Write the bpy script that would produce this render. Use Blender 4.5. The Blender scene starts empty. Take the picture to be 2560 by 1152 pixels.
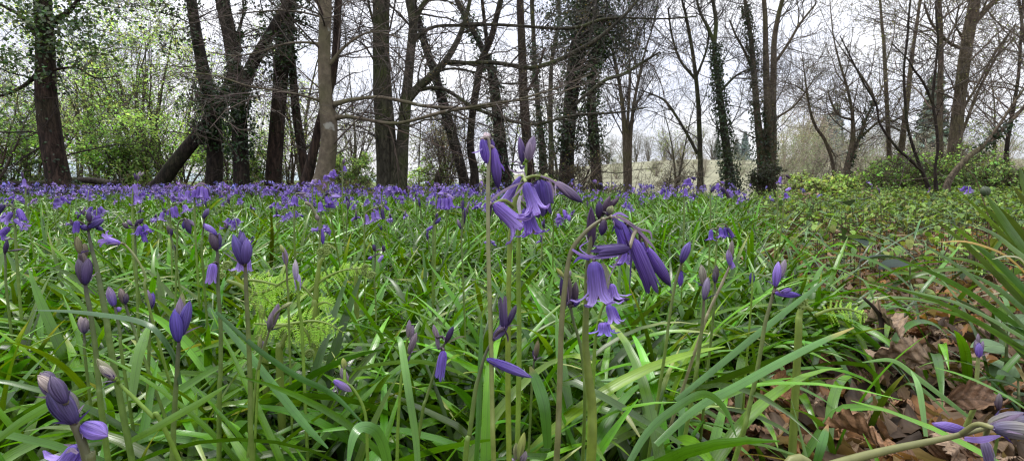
import bpy, math, random
import numpy as np

rng = np.random.default_rng(11)
random.seed(5)
scene = bpy.context.scene
col = scene.collection

# ------------------------------------------------------------------ camera maths
FP, CAMH, HOR = 1236.0, 0.28, 465.0
PITCH = math.atan((576 - HOR) / FP)
CP, SP = math.cos(PITCH), math.sin(PITCH)
CAM = np.array([0, 0, CAMH])
FWD = np.array([0, CP, -SP]); UPV = np.array([0, SP, CP]); RGT = np.array([1.0, 0, 0])


def P(px, py, d):
    """point seen at pixel (px,py) of the 2560x1152 photograph at depth d"""
    return CAM + d * (FWD + (px - 1280) / FP * RGT + (576 - py) / FP * UPV)


def PYd(py, Y):
    return Y / (CP + SP * (576 - py) / FP)


def PY(px, py, Y):
    return P(px, py, PYd(py, Y))


def proj(p):
    q = np.asarray(p) - CAM
    d = q @ FWD
    return 1280 + FP * (q @ RGT) / d, 576 - FP * (q @ UPV) / d, d


def gz(x, y):
    """terrain height"""
    x = np.asarray(x, float); y = np.asarray(y, float)
    r = np.hypot(x, y)
    near = 0.02 * np.sin(x * 1.7 + 0.4) * np.sin(y * 1.3) * np.clip(r - 0.8, 0, 1)
    near = near + 0.05 * np.exp(-((x - 0.2) / 2.5) ** 2 - ((y - 7) / 2.2) ** 2)
    near = near + 0.10 * np.clip((x - 0.55 * y - 0.8) / 3, 0, 1) * np.clip(y / 4, 0, 1)
    s = np.clip((y - 15) / 125, 0, 1); s = s * s * (3 - 2 * s)
    side = np.clip((x / np.maximum(y, 1) + 0.15) / 0.5, 0, 1)
    far = s * (1.2 + 6.2 * side) - 0.5 * np.exp(-((y - 20) / 6.0) ** 2)
    return near * np.clip(1 - (r - 14) / 8, 0, 1) + far * (y > 0) + 0.25 * np.sin(x * 0.09) * s * 4 * 0.5


# ------------------------------------------------------------------ mesh builder
class MB:
    def __init__(self):
        self.v = []; self.c = []; self.p = []; self.q = []; self.t = []; self.n = 0

    def add(self, v, c, quads=None, tris=None, par=None):
        v = np.asarray(v, float).reshape(-1, 3)
        c = np.broadcast_to(np.asarray(c, float), v.shape) if np.ndim(c) < 2 else np.asarray(c, float).reshape(-1, 3)
        self.v.append(v); self.c.append(c)
        self.p.append(np.zeros_like(v) if par is None else np.asarray(par, float).reshape(-1, 3))
        if quads is not None and len(quads): self.q.append(np.asarray(quads).reshape(-1, 4) + self.n)
        if tris is not None and len(tris): self.t.append(np.asarray(tris).reshape(-1, 3) + self.n)
        self.n += len(v)

    def arrays(self):
        z4 = np.zeros((0, 4), int); z3 = np.zeros((0, 3), int)
        return (np.concatenate(self.v), np.concatenate(self.c), np.concatenate(self.p),
                np.concatenate(self.q) if self.q else z4, np.concatenate(self.t) if self.t else z3)

    def mesh(self, name, mat, origin=(0, 0, 0)):
        v, c, p, q, t = self.arrays()
        v = v - np.asarray(origin)
        me = bpy.data.meshes.new(name)
        nl = q.size + t.size
        me.vertices.add(len(v)); me.loops.add(nl); me.polygons.add(len(q) + len(t))
        me.vertices.foreach_set('co', v.ravel().astype(np.float32))
        me.loops.foreach_set('vertex_index', np.concatenate([q.ravel(), t.ravel()]).astype(np.int32))
        st = np.concatenate([np.arange(len(q)) * 4, q.size + np.arange(len(t)) * 3]).astype(np.int32)
        me.polygons.foreach_set('loop_start', st)
        me.polygons.foreach_set('use_smooth', np.ones(len(st), bool))
        me.update(calc_edges=True)
        a = me.attributes.new('Col', 'FLOAT_COLOR', 'POINT')
        a.data.foreach_set('color', np.concatenate([c, np.ones((len(c), 1))], 1).ravel().astype(np.float32))
        a = me.attributes.new('Par', 'FLOAT_VECTOR', 'POINT')
        a.data.foreach_set('vector', p.ravel().astype(np.float32))
        me.materials.append(mat)
        return me

    def build(self, name, mat, parent=None, origin=None):
        if origin is None:
            origin = tuple(parent.location) if parent is not None else (0, 0, 0)
        o = bpy.data.objects.new(name, self.mesh(name, mat, origin))
        col.objects.link(o)
        if parent is not None: o.parent = parent
        else: o.location = origin
        return o


def tag(o, label=None, cat=None, group=None, kind=None):
    if label: o['label'] = label
    if cat: o['category'] = cat
    if group: o['group'] = group
    if kind: o['kind'] = kind
    return o


def empty(name, loc, label, cat, group=None):
    o = bpy.data.objects.new(name, None); col.objects.link(o)
    o.location = tuple(float(a) for a in loc); o.empty_display_size = 0.05
    return tag(o, label, cat, group)


def copy_tree(root):
    r = root.copy(); col.objects.link(r)
    for ch in root.children:
        c = ch.copy(); col.objects.link(c); c.parent = r
    return r


def norm(v):
    return v / np.maximum(np.linalg.norm(v, axis=-1, keepdims=True), 1e-9)


def catmull(pts, n):
    pts = np.asarray(pts, float)
    if len(pts) == 2:
        s = np.linspace(0, 1, n)[:, None]
        return pts[0] * (1 - s) + pts[1] * s
    e = np.vstack([2 * pts[0] - pts[1], pts, 2 * pts[-1] - pts[-2]])
    seg = len(pts) - 1
    u = np.linspace(0, seg, n); i = np.minimum(u.astype(int), seg - 1); f = (u - i)[:, None]
    p0, p1, p2, p3 = e[i], e[i + 1], e[i + 2], e[i + 3]
    return 0.5 * (2 * p1 + (p2 - p0) * f + (2 * p0 - 5 * p1 + 4 * p2 - p3) * f ** 2 + (3 * p1 - p0 - 3 * p2 + p3) * f ** 3)


def tubes(mb, paths, rad, sides, colr, rough=0.0, cap=True):
    paths = np.asarray(paths, float); rad = np.asarray(rad, float)
    if paths.ndim == 2: paths = paths[None]; rad = rad[None]
    B, N, _ = paths.shape
    T = norm(np.gradient(paths, axis=1))
    worst = np.abs(T).max(axis=1)                       # (B,3)
    ref = np.eye(3)[worst.argmin(axis=1)][:, None, :]
    Nn = norm(np.cross(T, ref)); Bn = np.cross(T, Nn)
    a = np.linspace(0, 2 * math.pi, sides, endpoint=False)
    R = np.broadcast_to(rad[:, :, None], (B, N, sides)).copy()
    if rough:
        L = np.concatenate([np.zeros((B, 1)), np.cumsum(np.linalg.norm(np.diff(paths, axis=1), axis=2), 1)], 1)
        ph = rng.uniform(0, 6.28, (B, 1, 1, 6))
        LL = L[:, :, None]; A = a[None, None, :]
        R *= 1 + rough * (0.5 * np.sin(2 * A + ph[..., 0] + 0.8 * LL) + 0.4 * np.sin(3 * A + ph[..., 1] - 1.3 * LL)
                          + 0.3 * np.sin(5 * A + ph[..., 2] + 2.2 * LL) + 0.35 * np.sin(3.3 * LL + ph[..., 3]) + 0.25 * np.sin(8 * LL + A + ph[..., 4]))
    V = paths[:, :, None, :] + R[..., None] * (np.cos(a)[None, None, :, None] * Nn[:, :, None, :] + np.sin(a)[None, None, :, None] * Bn[:, :, None, :])
    colr = np.asarray(colr, float)
    if colr.ndim == 1: cc = np.broadcast_to(colr, V.shape)
    elif colr.shape == (B, 3): cc = np.broadcast_to(colr[:, None, None, :], V.shape)
    else: cc = np.broadcast_to(colr.reshape(-1, N, 3)[:, :, None, :], V.shape)
    i = np.arange(N - 1)[:, None]; j = np.arange(sides)[None, :]
    q = np.stack([i * sides + j, i * sides + (j + 1) % sides, (i + 1) * sides + (j + 1) % sides, (i + 1) * sides + j], -1).reshape(-1, 4)
    Q = (np.arange(B)[:, None, None] * N * sides + q[None]).reshape(-1, 4)
    par = np.zeros(V.shape); par[..., 1] = np.linspace(0, 1, N)[None, :, None]; par[..., 2] = rng.random((B, 1, 1))
    tr = None
    if cap and sides > 3:
        e = np.arange(B)[:, None] * N * sides + (N - 1) * sides
        k = np.arange(1, sides - 1)
        tr = np.stack([np.broadcast_to(e, (B, sides - 2)), e + k, e + k + 1], -1).reshape(-1, 3)
    mb.add(V.reshape(-1, 3), cc.reshape(-1, 3), Q, tr, par.reshape(-1, 3))


def strips(mb, mid, side, nrm, width, keel, colr, prof=None):
    """batch of leaf strips; mid (B,N,3) centre line, side/nrm (B,N,3), width (B,N), three columns"""
    B, N, _ = mid.shape
    w = width[..., None]
    Lf = mid + side * w * 0.5 + nrm * w * keel; Rt = mid - side * w * 0.5 + nrm * w * keel
    V = np.stack([Lf, mid, Rt], 2)
    if colr.ndim == 2: colr = np.broadcast_to(colr[:, None, None, :], V.shape)
    elif colr.ndim == 3: colr = np.broadcast_to(colr[:, :, None, :], V.shape)
    i = np.arange(N - 1)
    q = np.concatenate([np.stack([i * 3 + k, i * 3 + k + 1, i * 3 + k + 4, i * 3 + k + 3], -1) for k in (0, 1)])
    Q = (np.arange(B)[:, None, None] * N * 3 + q[None]).reshape(-1, 4)
    par = np.zeros(V.shape); par[:, :, 0, 0] = -1; par[:, :, 2, 0] = 1
    par[..., 1] = np.linspace(0, 1, N)[None, :, None]; par[..., 2] = rng.random((B, 1, 1))
    mb.add(V.reshape(-1, 3), colr.reshape(-1, 3), Q, None, par.reshape(-1, 3))


def rand_dirs(n):
    return norm(rng.normal(size=(n, 3)))


def small_leaves(mb, c, size, colr, nbias=None, droop=0.3):
    """small folded rhombic leaves for ivy, shrubs and crowns"""
    n = len(c)
    nn = rand_dirs(n) * 0.8 + (np.array([0, -0.2, 0.7]) if nbias is None else nbias)
    nn = norm(nn)
    d = rand_dirs(n); d[:, 2] -= droop
    d = norm(d - nn * (d * nn).sum(1, keepdims=True)); s = np.cross(nn, d)
    L = np.asarray(size)[:, None]
    f = rng.uniform(0.02, 0.18, (n, 1))
    V = np.stack([c, c + d * .4 * L + s * .36 * L + nn * f * L, c + d * L - nn * .08 * L, c + d * .4 * L - s * .36 * L + nn * f * L], 1)
    T = (np.arange(n)[:, None, None] * 4 + np.array([[0, 1, 2], [0, 2, 3]])[None]).reshape(-1, 3)
    par = np.zeros((n, 4, 3)); par[:, 0, 1] = 0; par[:, 2, 1] = 1; par[:, 1, 1] = par[:, 3, 1] = .4; par[..., 2] = rng.random((n, 1))
    mb.add(V.reshape(-1, 3), np.repeat(colr, 4, 0) if np.ndim(colr) == 2 else colr, None, T, par.reshape(-1, 3))


def vary(base, n, amt=0.25, hue=0.1):
    b = np.asarray(base)[None] * np.clip(1 + rng.normal(0, amt, (n, 1)), .45, 1.8) * np.clip(1 + rng.normal(0, hue, (n, 3)), .7, 1.35)
    return np.clip(b, 0.004, 0.95)


# ------------------------------------------------------------------ materials
def new_mat(name):
    m = bpy.data.materials.new(name); m.use_nodes = True
    nt = m.node_tree; nt.nodes.clear()
    out = nt.nodes.new('ShaderNodeOutputMaterial')
    return m, nt, out


def N(nt, t, **kw):
    n = nt.nodes.new(t)
    for k, v in kw.items():
        if k == 'inp':
            for a, b in v.items(): n.inputs[a].default_value = b
        else: setattr(n, k, v)
    return n


def mixcol(nt, fac, a, b, mode='MIX'):
    m = N(nt, 'ShaderNodeMix', data_type='RGBA', blend_type=mode)
    for sock, val in ((m.inputs[0], fac), (m.inputs[6], a), (m.inputs[7], b)):
        if hasattr(val, 'links') or hasattr(val, 'is_linked'): nt.links.new(val, sock)
        else: sock.default_value = val if not isinstance(val, tuple) else (*val, 1)[:4]
    return m.outputs[2]


def leaf_mat(name, rough=0.38, trans=0.3, tint=(1.6, 1.7, 0.7), veins=0.0, spec=0.5, noise_scale=60, noise_amt=0.35, streak=None):
    m, nt, out = new_mat(name)
    L = nt.links.new
    at = N(nt, 'ShaderNodeAttribute', attribute_name='Col')
    pa = N(nt, 'ShaderNodeAttribute', attribute_name='Par')
    tc = N(nt, 'ShaderNodeTexCoord')
    no = N(nt, 'ShaderNodeTexNoise', inp={'Scale': noise_scale, 'Detail': 3.0})
    if streak:
        st = N(nt, 'ShaderNodeVectorMath', operation='MULTIPLY', inp={1: streak}); L(pa.outputs['Vector'], st.inputs[0]); L(st.outputs[0], no.inputs['Vector'])
    else: L(tc.outputs['Object'], no.inputs['Vector'])
    mr = N(nt, 'ShaderNodeMapRange', inp={1: .3, 2: .7, 3: 1 - noise_amt, 4: 1 + noise_amt}); L(no.outputs[0], mr.inputs[0])
    c = mixcol(nt, 1.0, at.outputs['Color'], (1, 1, 1), 'MULTIPLY')
    mul = N(nt, 'ShaderNodeVectorMath', operation='SCALE'); L(at.outputs['Color'], mul.inputs[0]); L(mr.outputs[0], mul.inputs['Scale'])
    base = mul.outputs[0]
    bs = N(nt, 'ShaderNodeBsdfPrincipled', inp={'Roughness': rough, 'Specular IOR Level': spec})
    if veins:
        sx = N(nt, 'ShaderNodeSeparateXYZ'); L(pa.outputs['Vector'], sx.inputs[0])
        wv = N(nt, 'ShaderNodeMath', operation='MULTIPLY', inp={1: 19.0}); L(sx.outputs[0], wv.inputs[0])
        sn = N(nt, 'ShaderNodeMath', operation='SINE'); L(wv.outputs[0], sn.inputs[0])
        ab = N(nt, 'ShaderNodeMath', operation='ABSOLUTE'); L(sx.outputs[0], ab.inputs[0])
        ml = N(nt, 'ShaderNodeMapRange', inp={1: 0.0, 2: 0.16, 3: 0.78, 4: 1.0}); L(ab.outputs[0], ml.inputs[0])
        v1 = N(nt, 'ShaderNodeMath', operation='MULTIPLY_ADD', inp={1: veins, 2: 1.0}); L(sn.outputs[0], v1.inputs[0])
        v2 = N(nt, 'ShaderNodeMath', operation='MULTIPLY'); L(v1.outputs[0], v2.inputs[0]); L(ml.outputs[0], v2.inputs[1])
        m2 = N(nt, 'ShaderNodeVectorMath', operation='SCALE'); L(base, m2.inputs[0]); L(v2.outputs[0], m2.inputs['Scale'])
        base = m2.outputs[0]
        bp = N(nt, 'ShaderNodeBump', inp={'Strength': 0.08, 'Distance': 0.0004}); L(sn.outputs[0], bp.inputs['Height']); L(bp.outputs[0], bs.inputs['Normal'])
        rr = N(nt, 'ShaderNodeMapRange', inp={1: .3, 2: .7, 3: rough - .08, 4: rough + .14}); L(no.outputs[0], rr.inputs[0]); L(rr.outputs[0], bs.inputs['Roughness'])
    if streak:
        bp = N(nt, 'ShaderNodeBump', inp={'Strength': .5, 'Distance': .0006}); L(no.outputs[0], bp.inputs['Height']); L(bp.outputs[0], bs.inputs['Normal'])
    L(base, bs.inputs['Base Color'])
    tr = N(nt, 'ShaderNodeBsdfTranslucent')
    tm = N(nt, 'ShaderNodeVectorMath', operation='MULTIPLY', inp={1: tint}); L(base, tm.inputs[0]); L(tm.outputs[0], tr.inputs[0])
    ms = N(nt, 'ShaderNodeMixShader', inp={0: trans}); L(bs.outputs[0], ms.inputs[1]); L(tr.outputs[0], ms.inputs[2])
    L(ms.outputs[0], out.inputs[0])
    return m


def bark_mat(name, c1, c2, moss=(0.06, 0.075, 0.025), moss_amt=0.35, scale=6, stretch=0.22, bump=0.6, patch=None, dist=0.03):
    m, nt, out = new_mat(name); L = nt.links.new
    tc = N(nt, 'ShaderNodeTexCoord')
    mp = N(nt, 'ShaderNodeMapping', inp={'Scale': (1, 1, stretch)}); L(tc.outputs['Object'], mp.inputs[0])
    n1 = N(nt, 'ShaderNodeTexNoise', inp={'Scale': scale * 4.0, 'Detail': 8.0, 'Roughness': .65}); L(mp.outputs[0], n1.inputs['Vector'])
    vo = N(nt, 'ShaderNodeTexVoronoi', feature='DISTANCE_TO_EDGE', inp={'Scale': scale * 4.5}); 
    n0 = N(nt, 'ShaderNodeVectorMath', operation='MULTIPLY_ADD', inp={1: (.12, .12, .12)}); L(n1.outputs['Color'], n0.inputs[0]); L(mp.outputs[0], n0.inputs[2]); L(n0.outputs[0], vo.inputs['Vector'])
    n2 = N(nt, 'ShaderNodeTexNoise', inp={'Scale': 1.6, 'Detail': 5.0}); L(tc.outputs['Object'], n2.inputs['Vector'])
    r1 = N(nt, 'ShaderNodeMapRange', inp={1: .35, 2: .68}); L(n1.outputs[0], r1.inputs[0])
    c = mixcol(nt, r1.outputs[0], c1, c2)
    r2 = N(nt, 'ShaderNodeMapRange', inp={1: .48, 2: .68, 3: 0.0, 4: moss_amt * 2}); r2.clamp = True; L(n2.outputs[0], r2.inputs[0])
    c = mixcol(nt, r2.outputs[0], c, moss)
    if patch:
        n3 = N(nt, 'ShaderNodeTexNoise', inp={'Scale': 5.5, 'Detail': 3.0}); L(tc.outputs['Object'], n3.inputs['Vector'])
        r3 = N(nt, 'ShaderNodeMapRange', inp={1: .64, 2: .70, 3: 0.0, 4: .7}); L(n3.outputs[0], r3.inputs[0])
        c = mixcol(nt, r3.outputs[0], c, patch)
    cr = N(nt, 'ShaderNodeMapRange', inp={1: 0.0, 2: .12, 3: .45, 4: 1.0}); L(vo.outputs[0], cr.inputs[0])
    sc = N(nt, 'ShaderNodeVectorMath', operation='SCALE'); L(c, sc.inputs[0])
    if bump > .3: L(cr.outputs[0], sc.inputs['Scale'])
    else: sc.inputs['Scale'].default_value = 1
    bs = N(nt, 'ShaderNodeBsdfPrincipled', inp={'Roughness': .85, 'Specular IOR Level': .2}); L(sc.outputs[0], bs.inputs['Base Color'])
    ad = N(nt, 'ShaderNodeMath', operation='ADD'); L(n1.outputs[0], ad.inputs[0]); L(cr.outputs[0], ad.inputs[1])
    bp = N(nt, 'ShaderNodeBump', inp={'Strength': bump, 'Distance': dist}); L(ad.outputs[0], bp.inputs['Height']); L(bp.outputs[0], bs.inputs['Normal'])
    L(bs.outputs[0], out.inputs[0])
    return m


def col_mat(name, rough=.8, noise_scale=8, amt=.3, bump=0.0, spec=.2):
    m, nt, out = new_mat(name); L = nt.links.new
    at = N(nt, 'ShaderNodeAttribute', attribute_name='Col'); tc = N(nt, 'ShaderNodeTexCoord')
    no = N(nt, 'ShaderNodeTexNoise', inp={'Scale': noise_scale, 'Detail': 6.0, 'Roughness': .6}); L(tc.outputs['Object'], no.inputs['Vector'])
    mr = N(nt, 'ShaderNodeMapRange', inp={1: .3, 2: .7, 3: 1 - amt, 4: 1 + amt}); L(no.outputs[0], mr.inputs[0])
    mul = N(nt, 'ShaderNodeVectorMath', operation='SCALE'); L(at.outputs['Color'], mul.inputs[0]); L(mr.outputs[0], mul.inputs['Scale'])
    bs = N(nt, 'ShaderNodeBsdfPrincipled', inp={'Roughness': rough, 'Specular IOR Level': spec}); L(mul.outputs[0], bs.inputs['Base Color'])
    if bump:
        bp = N(nt, 'ShaderNodeBump', inp={'Strength': .6, 'Distance': bump}); L(no.outputs[0], bp.inputs['Height']); L(bp.outputs[0], bs.inputs['Normal'])
    L(bs.outputs[0], out.inputs[0])
    return m


M = {}
M['bluebell_leaf'] = leaf_mat('bluebell_leaf', rough=.30, trans=.2, tint=(1.8, 1.55, .25), veins=.07, spec=.45, noise_scale=40, noise_amt=.22)
M['petal'] = leaf_mat('petal', rough=.45, trans=.28, tint=(1.15, 1.0, 1.2), veins=.0, spec=.35, noise_scale=1.0, noise_amt=.38, streak=(9.0, 1.6, 40.0))
M['stem'] = leaf_mat('bluebell_stem', rough=.45, trans=.0, spec=.35, noise_scale=180, noise_amt=.22)
M['ivy'] = leaf_mat('ivy_leaf', rough=.4, trans=.3, tint=(1.3, 1.5, .6), noise_scale=5, noise_amt=.3)
M['shrub_leaf'] = leaf_mat('shrub_leaf', rough=.55, trans=.55, tint=(1.3, 1.4, .8), noise_scale=2, noise_amt=.3)
M['fern'] = leaf_mat('fern', rough=.5, trans=.35, tint=(1.3, 1.3, .5), noise_scale=50, noise_amt=.2)
M['broad_leaf'] = leaf_mat('broad_leaf', rough=.6, spec=.25, trans=.25, tint=(1.4, 1.5, .6), noise_scale=30, noise_amt=.3, veins=.08)
M['far_leaf'] = col_mat('far_leaf', rough=.9, noise_scale=.6, amt=.3)
M['twig'] = col_mat('twig', rough=.85, noise_scale=7, amt=.35)
M['bark_brown'] = bark_mat('bark_brown', (.015, .010, .008), (.075, .048, .036), moss_amt=.14, scale=5)
M['bark_dark'] = bark_mat('bark_dark', (.011, .009, .008), (.052, .038, .030), moss_amt=.2, scale=5)
M['bark_beech'] = bark_mat('bark_beech', (.07, .056, .04), (.175, .142, .10), moss=(.10, .10, .045), moss_amt=.45, scale=3, stretch=.8, bump=.25, patch=(.36, .36, .32), dist=.01)
M['bark_olive'] = bark_mat('bark_olive', (.026, .024, .017), (.085, .076, .054), moss=(.06, .075, .022), moss_amt=.55, scale=3.5, stretch=.3, bump=.45)
M['bark_pale'] = bark_mat('bark_pale', (.07, .054, .04), (.19, .15, .105), moss=(.10, .105, .035), moss_amt=.35, scale=6)


def litter_mat():
    m, nt, out = new_mat('dry_leaf'); L = nt.links.new
    oi = N(nt, 'ShaderNodeObjectInfo'); tc = N(nt, 'ShaderNodeTexCoord'); pa = N(nt, 'ShaderNodeAttribute', attribute_name='Par')
    cr = N(nt, 'ShaderNodeValToRGB'); e = cr.color_ramp.elements
    e[0].position = 0; e[0].color = (.12, .07, .04, 1); e[1].position = 1; e[1].color = (.33, .235, .15, 1)
    for p, c in ((.3, (.22, .13, .075, 1)), (.5, (.36, .165, .06, 1)), (.75, (.27, .185, .12, 1))):
        k = e.new(p); k.color = c
    L(oi.outputs['Random'], cr.inputs[0])
    no = N(nt, 'ShaderNodeTexNoise', inp={'Scale': 9.0, 'Detail': 8.0, 'Roughness': .65}); L(tc.outputs['Object'], no.inputs['Vector'])
    sp = N(nt, 'ShaderNodeSeparateXYZ'); L(pa.outputs['Vector'], sp.inputs[0])
    au = N(nt, 'ShaderNodeMath', operation='ABSOLUTE'); L(sp.outputs[0], au.inputs[0])
    v1 = N(nt, 'ShaderNodeMath', operation='MULTIPLY', inp={1: 34.0}); L(sp.outputs[1], v1.inputs[0])
    v2 = N(nt, 'ShaderNodeMath', operation='MULTIPLY_ADD', inp={1: -9.0}); L(au.outputs[0], v2.inputs[0]); L(v1.outputs[0], v2.inputs[2])
    v3 = N(nt, 'ShaderNodeMath', operation='SINE'); L(v2.outputs[0], v3.inputs[0])
    v4 = N(nt, 'ShaderNodeMapRange', inp={1: .75, 2: 1.0, 3: 1.0, 4: .68}); L(v3.outputs[0], v4.inputs[0])
    m0 = N(nt, 'ShaderNodeMapRange', inp={1: 0.0, 2: .1, 3: .6, 4: 1.0}); L(au.outputs[0], m0.inputs[0])
    mr = N(nt, 'ShaderNodeMapRange', inp={1: .3, 2: .7, 3: .4, 4: 1.4}); L(no.outputs[0], mr.inputs[0])
    k1 = N(nt, 'ShaderNodeMath', operation='MULTIPLY'); L(v4.outputs[0], k1.inputs[0]); L(m0.outputs[0], k1.inputs[1])
    k2 = N(nt, 'ShaderNodeMath', operation='MULTIPLY'); L(k1.outputs[0], k2.inputs[0]); L(mr.outputs[0], k2.inputs[1])
    sc = N(nt, 'ShaderNodeVectorMath', operation='SCALE'); L(cr.outputs[0], sc.inputs[0]); L(k2.outputs[0], sc.inputs['Scale'])
    bs = N(nt, 'ShaderNodeBsdfPrincipled', inp={'Roughness': .6, 'Specular IOR Level': .3}); L(sc.outputs[0], bs.inputs['Base Color'])
    ad = N(nt, 'ShaderNodeMath', operation='MULTIPLY_ADD', inp={1: .5}); L(v3.outputs[0], ad.inputs[0]); L(no.outputs[0], ad.inputs[2])
    bp = N(nt, 'ShaderNodeBump', inp={'Strength': .7, 'Distance': .003}); L(ad.outputs[0], bp.inputs['Height']); L(bp.outputs[0], bs.inputs['Normal'])
    L(bs.outputs[0], out.inputs[0])
    return m


M['dry_leaf'] = litter_mat()


def ground_mat():
    m, nt, out = new_mat('ground'); L = nt.links.new
    at = N(nt, 'ShaderNodeAttribute', attribute_name='Col'); tc = N(nt, 'ShaderNodeTexCoord')
    n1 = N(nt, 'ShaderNodeTexNoise', inp={'Scale': 22.0, 'Detail': 9.0, 'Roughness': .7}); L(tc.outputs['Object'], n1.inputs['Vector'])
    n2 = N(nt, 'ShaderNodeTexNoise', inp={'Scale': .16, 'Detail': 8.0, 'Roughness': .7}); L(tc.outputs['Object'], n2.inputs['Vector'])
    vo = N(nt, 'ShaderNodeTexVoronoi', inp={'Scale': 34.0}); L(tc.outputs['Object'], vo.inputs['Vector'])
    a = N(nt, 'ShaderNodeMapRange', inp={1: .3, 2: .7, 3: .5, 4: 1.5}); L(n1.outputs[0], a.inputs[0])
    b = N(nt, 'ShaderNodeMapRange', inp={1: .35, 2: .65, 3: .75, 4: 1.25}); L(n2.outputs[0], b.inputs[0])
    mm = N(nt, 'ShaderNodeMath', operation='MULTIPLY'); L(a.outputs[0], mm.inputs[0]); L(b.outputs[0], mm.inputs[1])
    sc = N(nt, 'ShaderNodeVectorMath', operation='SCALE'); L(at.outputs['Color'], sc.inputs[0]); L(mm.outputs[0], sc.inputs['Scale'])
    bs = N(nt, 'ShaderNodeBsdfPrincipled', inp={'Roughness': .95, 'Specular IOR Level': .1}); L(sc.outputs[0], bs.inputs['Base Color'])
    ad = N(nt, 'ShaderNodeMath', operation='ADD'); L(n1.outputs[0], ad.inputs[0]); L(vo.outputs[0], ad.inputs[1])
    bp = N(nt, 'ShaderNodeBump', inp={'Strength': .8, 'Distance': .03}); L(ad.outputs[0], bp.inputs['Height']); L(bp.outputs[0], bs.inputs['Normal'])
    L(bs.outputs[0], out.inputs[0])
    return m


M['ground'] = ground_mat()

# ------------------------------------------------------------------ ground
def make_ground():
    mb = MB()
    nr, na = 130, 180
    r = np.concatenate([[0.0], np.geomspace(.08, 900, nr - 1)])
    a = np.linspace(0, 2 * math.pi, na, endpoint=False)
    X = r[:, None] * np.cos(a); Y = r[:, None] * np.sin(a)
    Z = gz(X, Y)
    V = np.stack([X, Y, Z], -1)
    soil = np.array([.025, .02, .013]); litter = np.array([.13, .085, .052]); field = np.array([.25, .245, .165]); green = np.array([.13, .17, .06])
    pathy = np.clip((X - .48 * Y - .1) / .4, 0, 1)[..., None]
    c = soil * (1 - pathy) + litter * pathy
    f = np.clip((np.hypot(X, Y) - 12) / 7, 0, 1)[..., None]
    lft = np.clip(-X / np.maximum(np.abs(Y), 1) * 3 + .2, 0, 1)[..., None]
    c = c * (1 - f) + (field * (1 - lft) + green * lft) * f
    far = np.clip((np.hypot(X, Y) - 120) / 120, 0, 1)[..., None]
    c = c * (1 - far) + np.array([.22, .26, .25]) * far  # ground colour fades to bluish grey, painting aerial haze
    i = np.arange(nr - 1)[:, None]; j = np.arange(na)[None]
    q = np.stack([i * na + j, (i + 1) * na + j, (i + 1) * na + (j + 1) % na, i * na + (j + 1) % na], -1)
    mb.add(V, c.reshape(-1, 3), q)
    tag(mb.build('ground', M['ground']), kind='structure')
    # far wooded hill line on the horizon
    hb = MB()
    th = np.linspace(math.radians(25), math.radians(155), 160)
    R = 620.0
    hh = 14 + 10 * np.sin(th * 3 + .5) + 4 * np.sin(th * 17) + 2 * np.sin(th * 41) + 10 * np.clip((1.2 - th) / .6, 0, 1)
    low = np.stack([R * np.cos(th), R * np.sin(th), np.full_like(th, -5)], -1)
    mid = np.stack([(R + 30) * np.cos(th), (R + 30) * np.sin(th), hh * .8], -1)
    top = np.stack([(R + 80) * np.cos(th), (R + 80) * np.sin(th), hh], -1)
    bk = np.stack([(R + 150) * np.cos(th), (R + 150) * np.sin(th), np.full_like(th, -5)], -1)
    V = np.stack([low, mid, top, bk], 1); n = len(th)
    i = np.arange(n - 1)[:, None]; j = np.arange(3)[None]
    hb.add(V, (.30, .36, .37), np.stack([i * 4 + j, i * 4 + j + 1, (i + 1) * 4 + j + 1, (i + 1) * 4 + j], -1))  # woodland colour with the haze of distance painted in
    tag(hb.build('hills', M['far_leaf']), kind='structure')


make_ground()

# ------------------------------------------------------------------ branching
def resample(paths, rads, n=14):
    P_, R_ = [], []
    for p, r in zip(paths, rads):
        u = np.linspace(0, len(p) - 1, n)
        P_.append(np.stack([np.interp(u, np.arange(len(p)), p[:, k]) for k in range(3)], -1))
        R_.append(np.interp(u, np.arange(len(p)), r))
    return np.array(P_), np.array(R_)


def children(PP, RR, k, length, ang, up=0.0, wig=.18, t0=.2, t1=1.0, rf=.5, rmax=.06, n=7, out=0.0, flat=0.0, zmin=.5):
    B, NN, _ = PP.shape
    t = rng.uniform(t0, t1, (B, k)) * (NN - 1)
    i = np.minimum(t.astype(int), NN - 2); f = t - i
    b = np.arange(B)[:, None]
    pos = PP[b, i] * (1 - f[..., None]) + PP[b, i + 1] * f[..., None]
    tan = norm(PP[b, i + 1] - PP[b, i]); rr = RR[b, i] * (1 - f) + RR[b, i + 1] * f
    pos = pos.reshape(-1, 3); tan = tan.reshape(-1, 3); rr = rr.ravel(); tt = (t / (NN - 1)).ravel()
    keep = pos[:, 2] > zmin
    pos, tan, rr, tt = pos[keep], tan[keep], rr[keep], tt[keep]
    m = len(pos)
    if m == 0: return np.zeros((0, n, 3)), np.zeros((0, n))
    rd = rand_dirs(m)
    if flat: rd[:, 2] *= 1 - flat
    pr = norm(rd - tan * (rd * tan).sum(1, keepdims=True))
    a = np.radians(rng.uniform(ang[0], ang[1], m))[:, None]
    d = norm(tan * np.cos(a) + pr * np.sin(a))
    L = rng.uniform(length[0], length[1], m) * (1.15 - .5 * tt)
    out_p = np.zeros((m, n, 3)); out_p[:, 0] = pos
    for s in range(1, n):
        d = norm(d + rng.normal(0, wig, (m, 3)) + np.array([0, 0, up]))
        out_p[:, s] = out_p[:, s - 1] + d * (L / (n - 1))[:, None]
    r0 = np.minimum(np.minimum(rr * rf, rmax), L * .013)
    rad = r0[:, None] * np.linspace(1, .3, n)[None]
    return out_p, np.maximum(rad, .0026)


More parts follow.
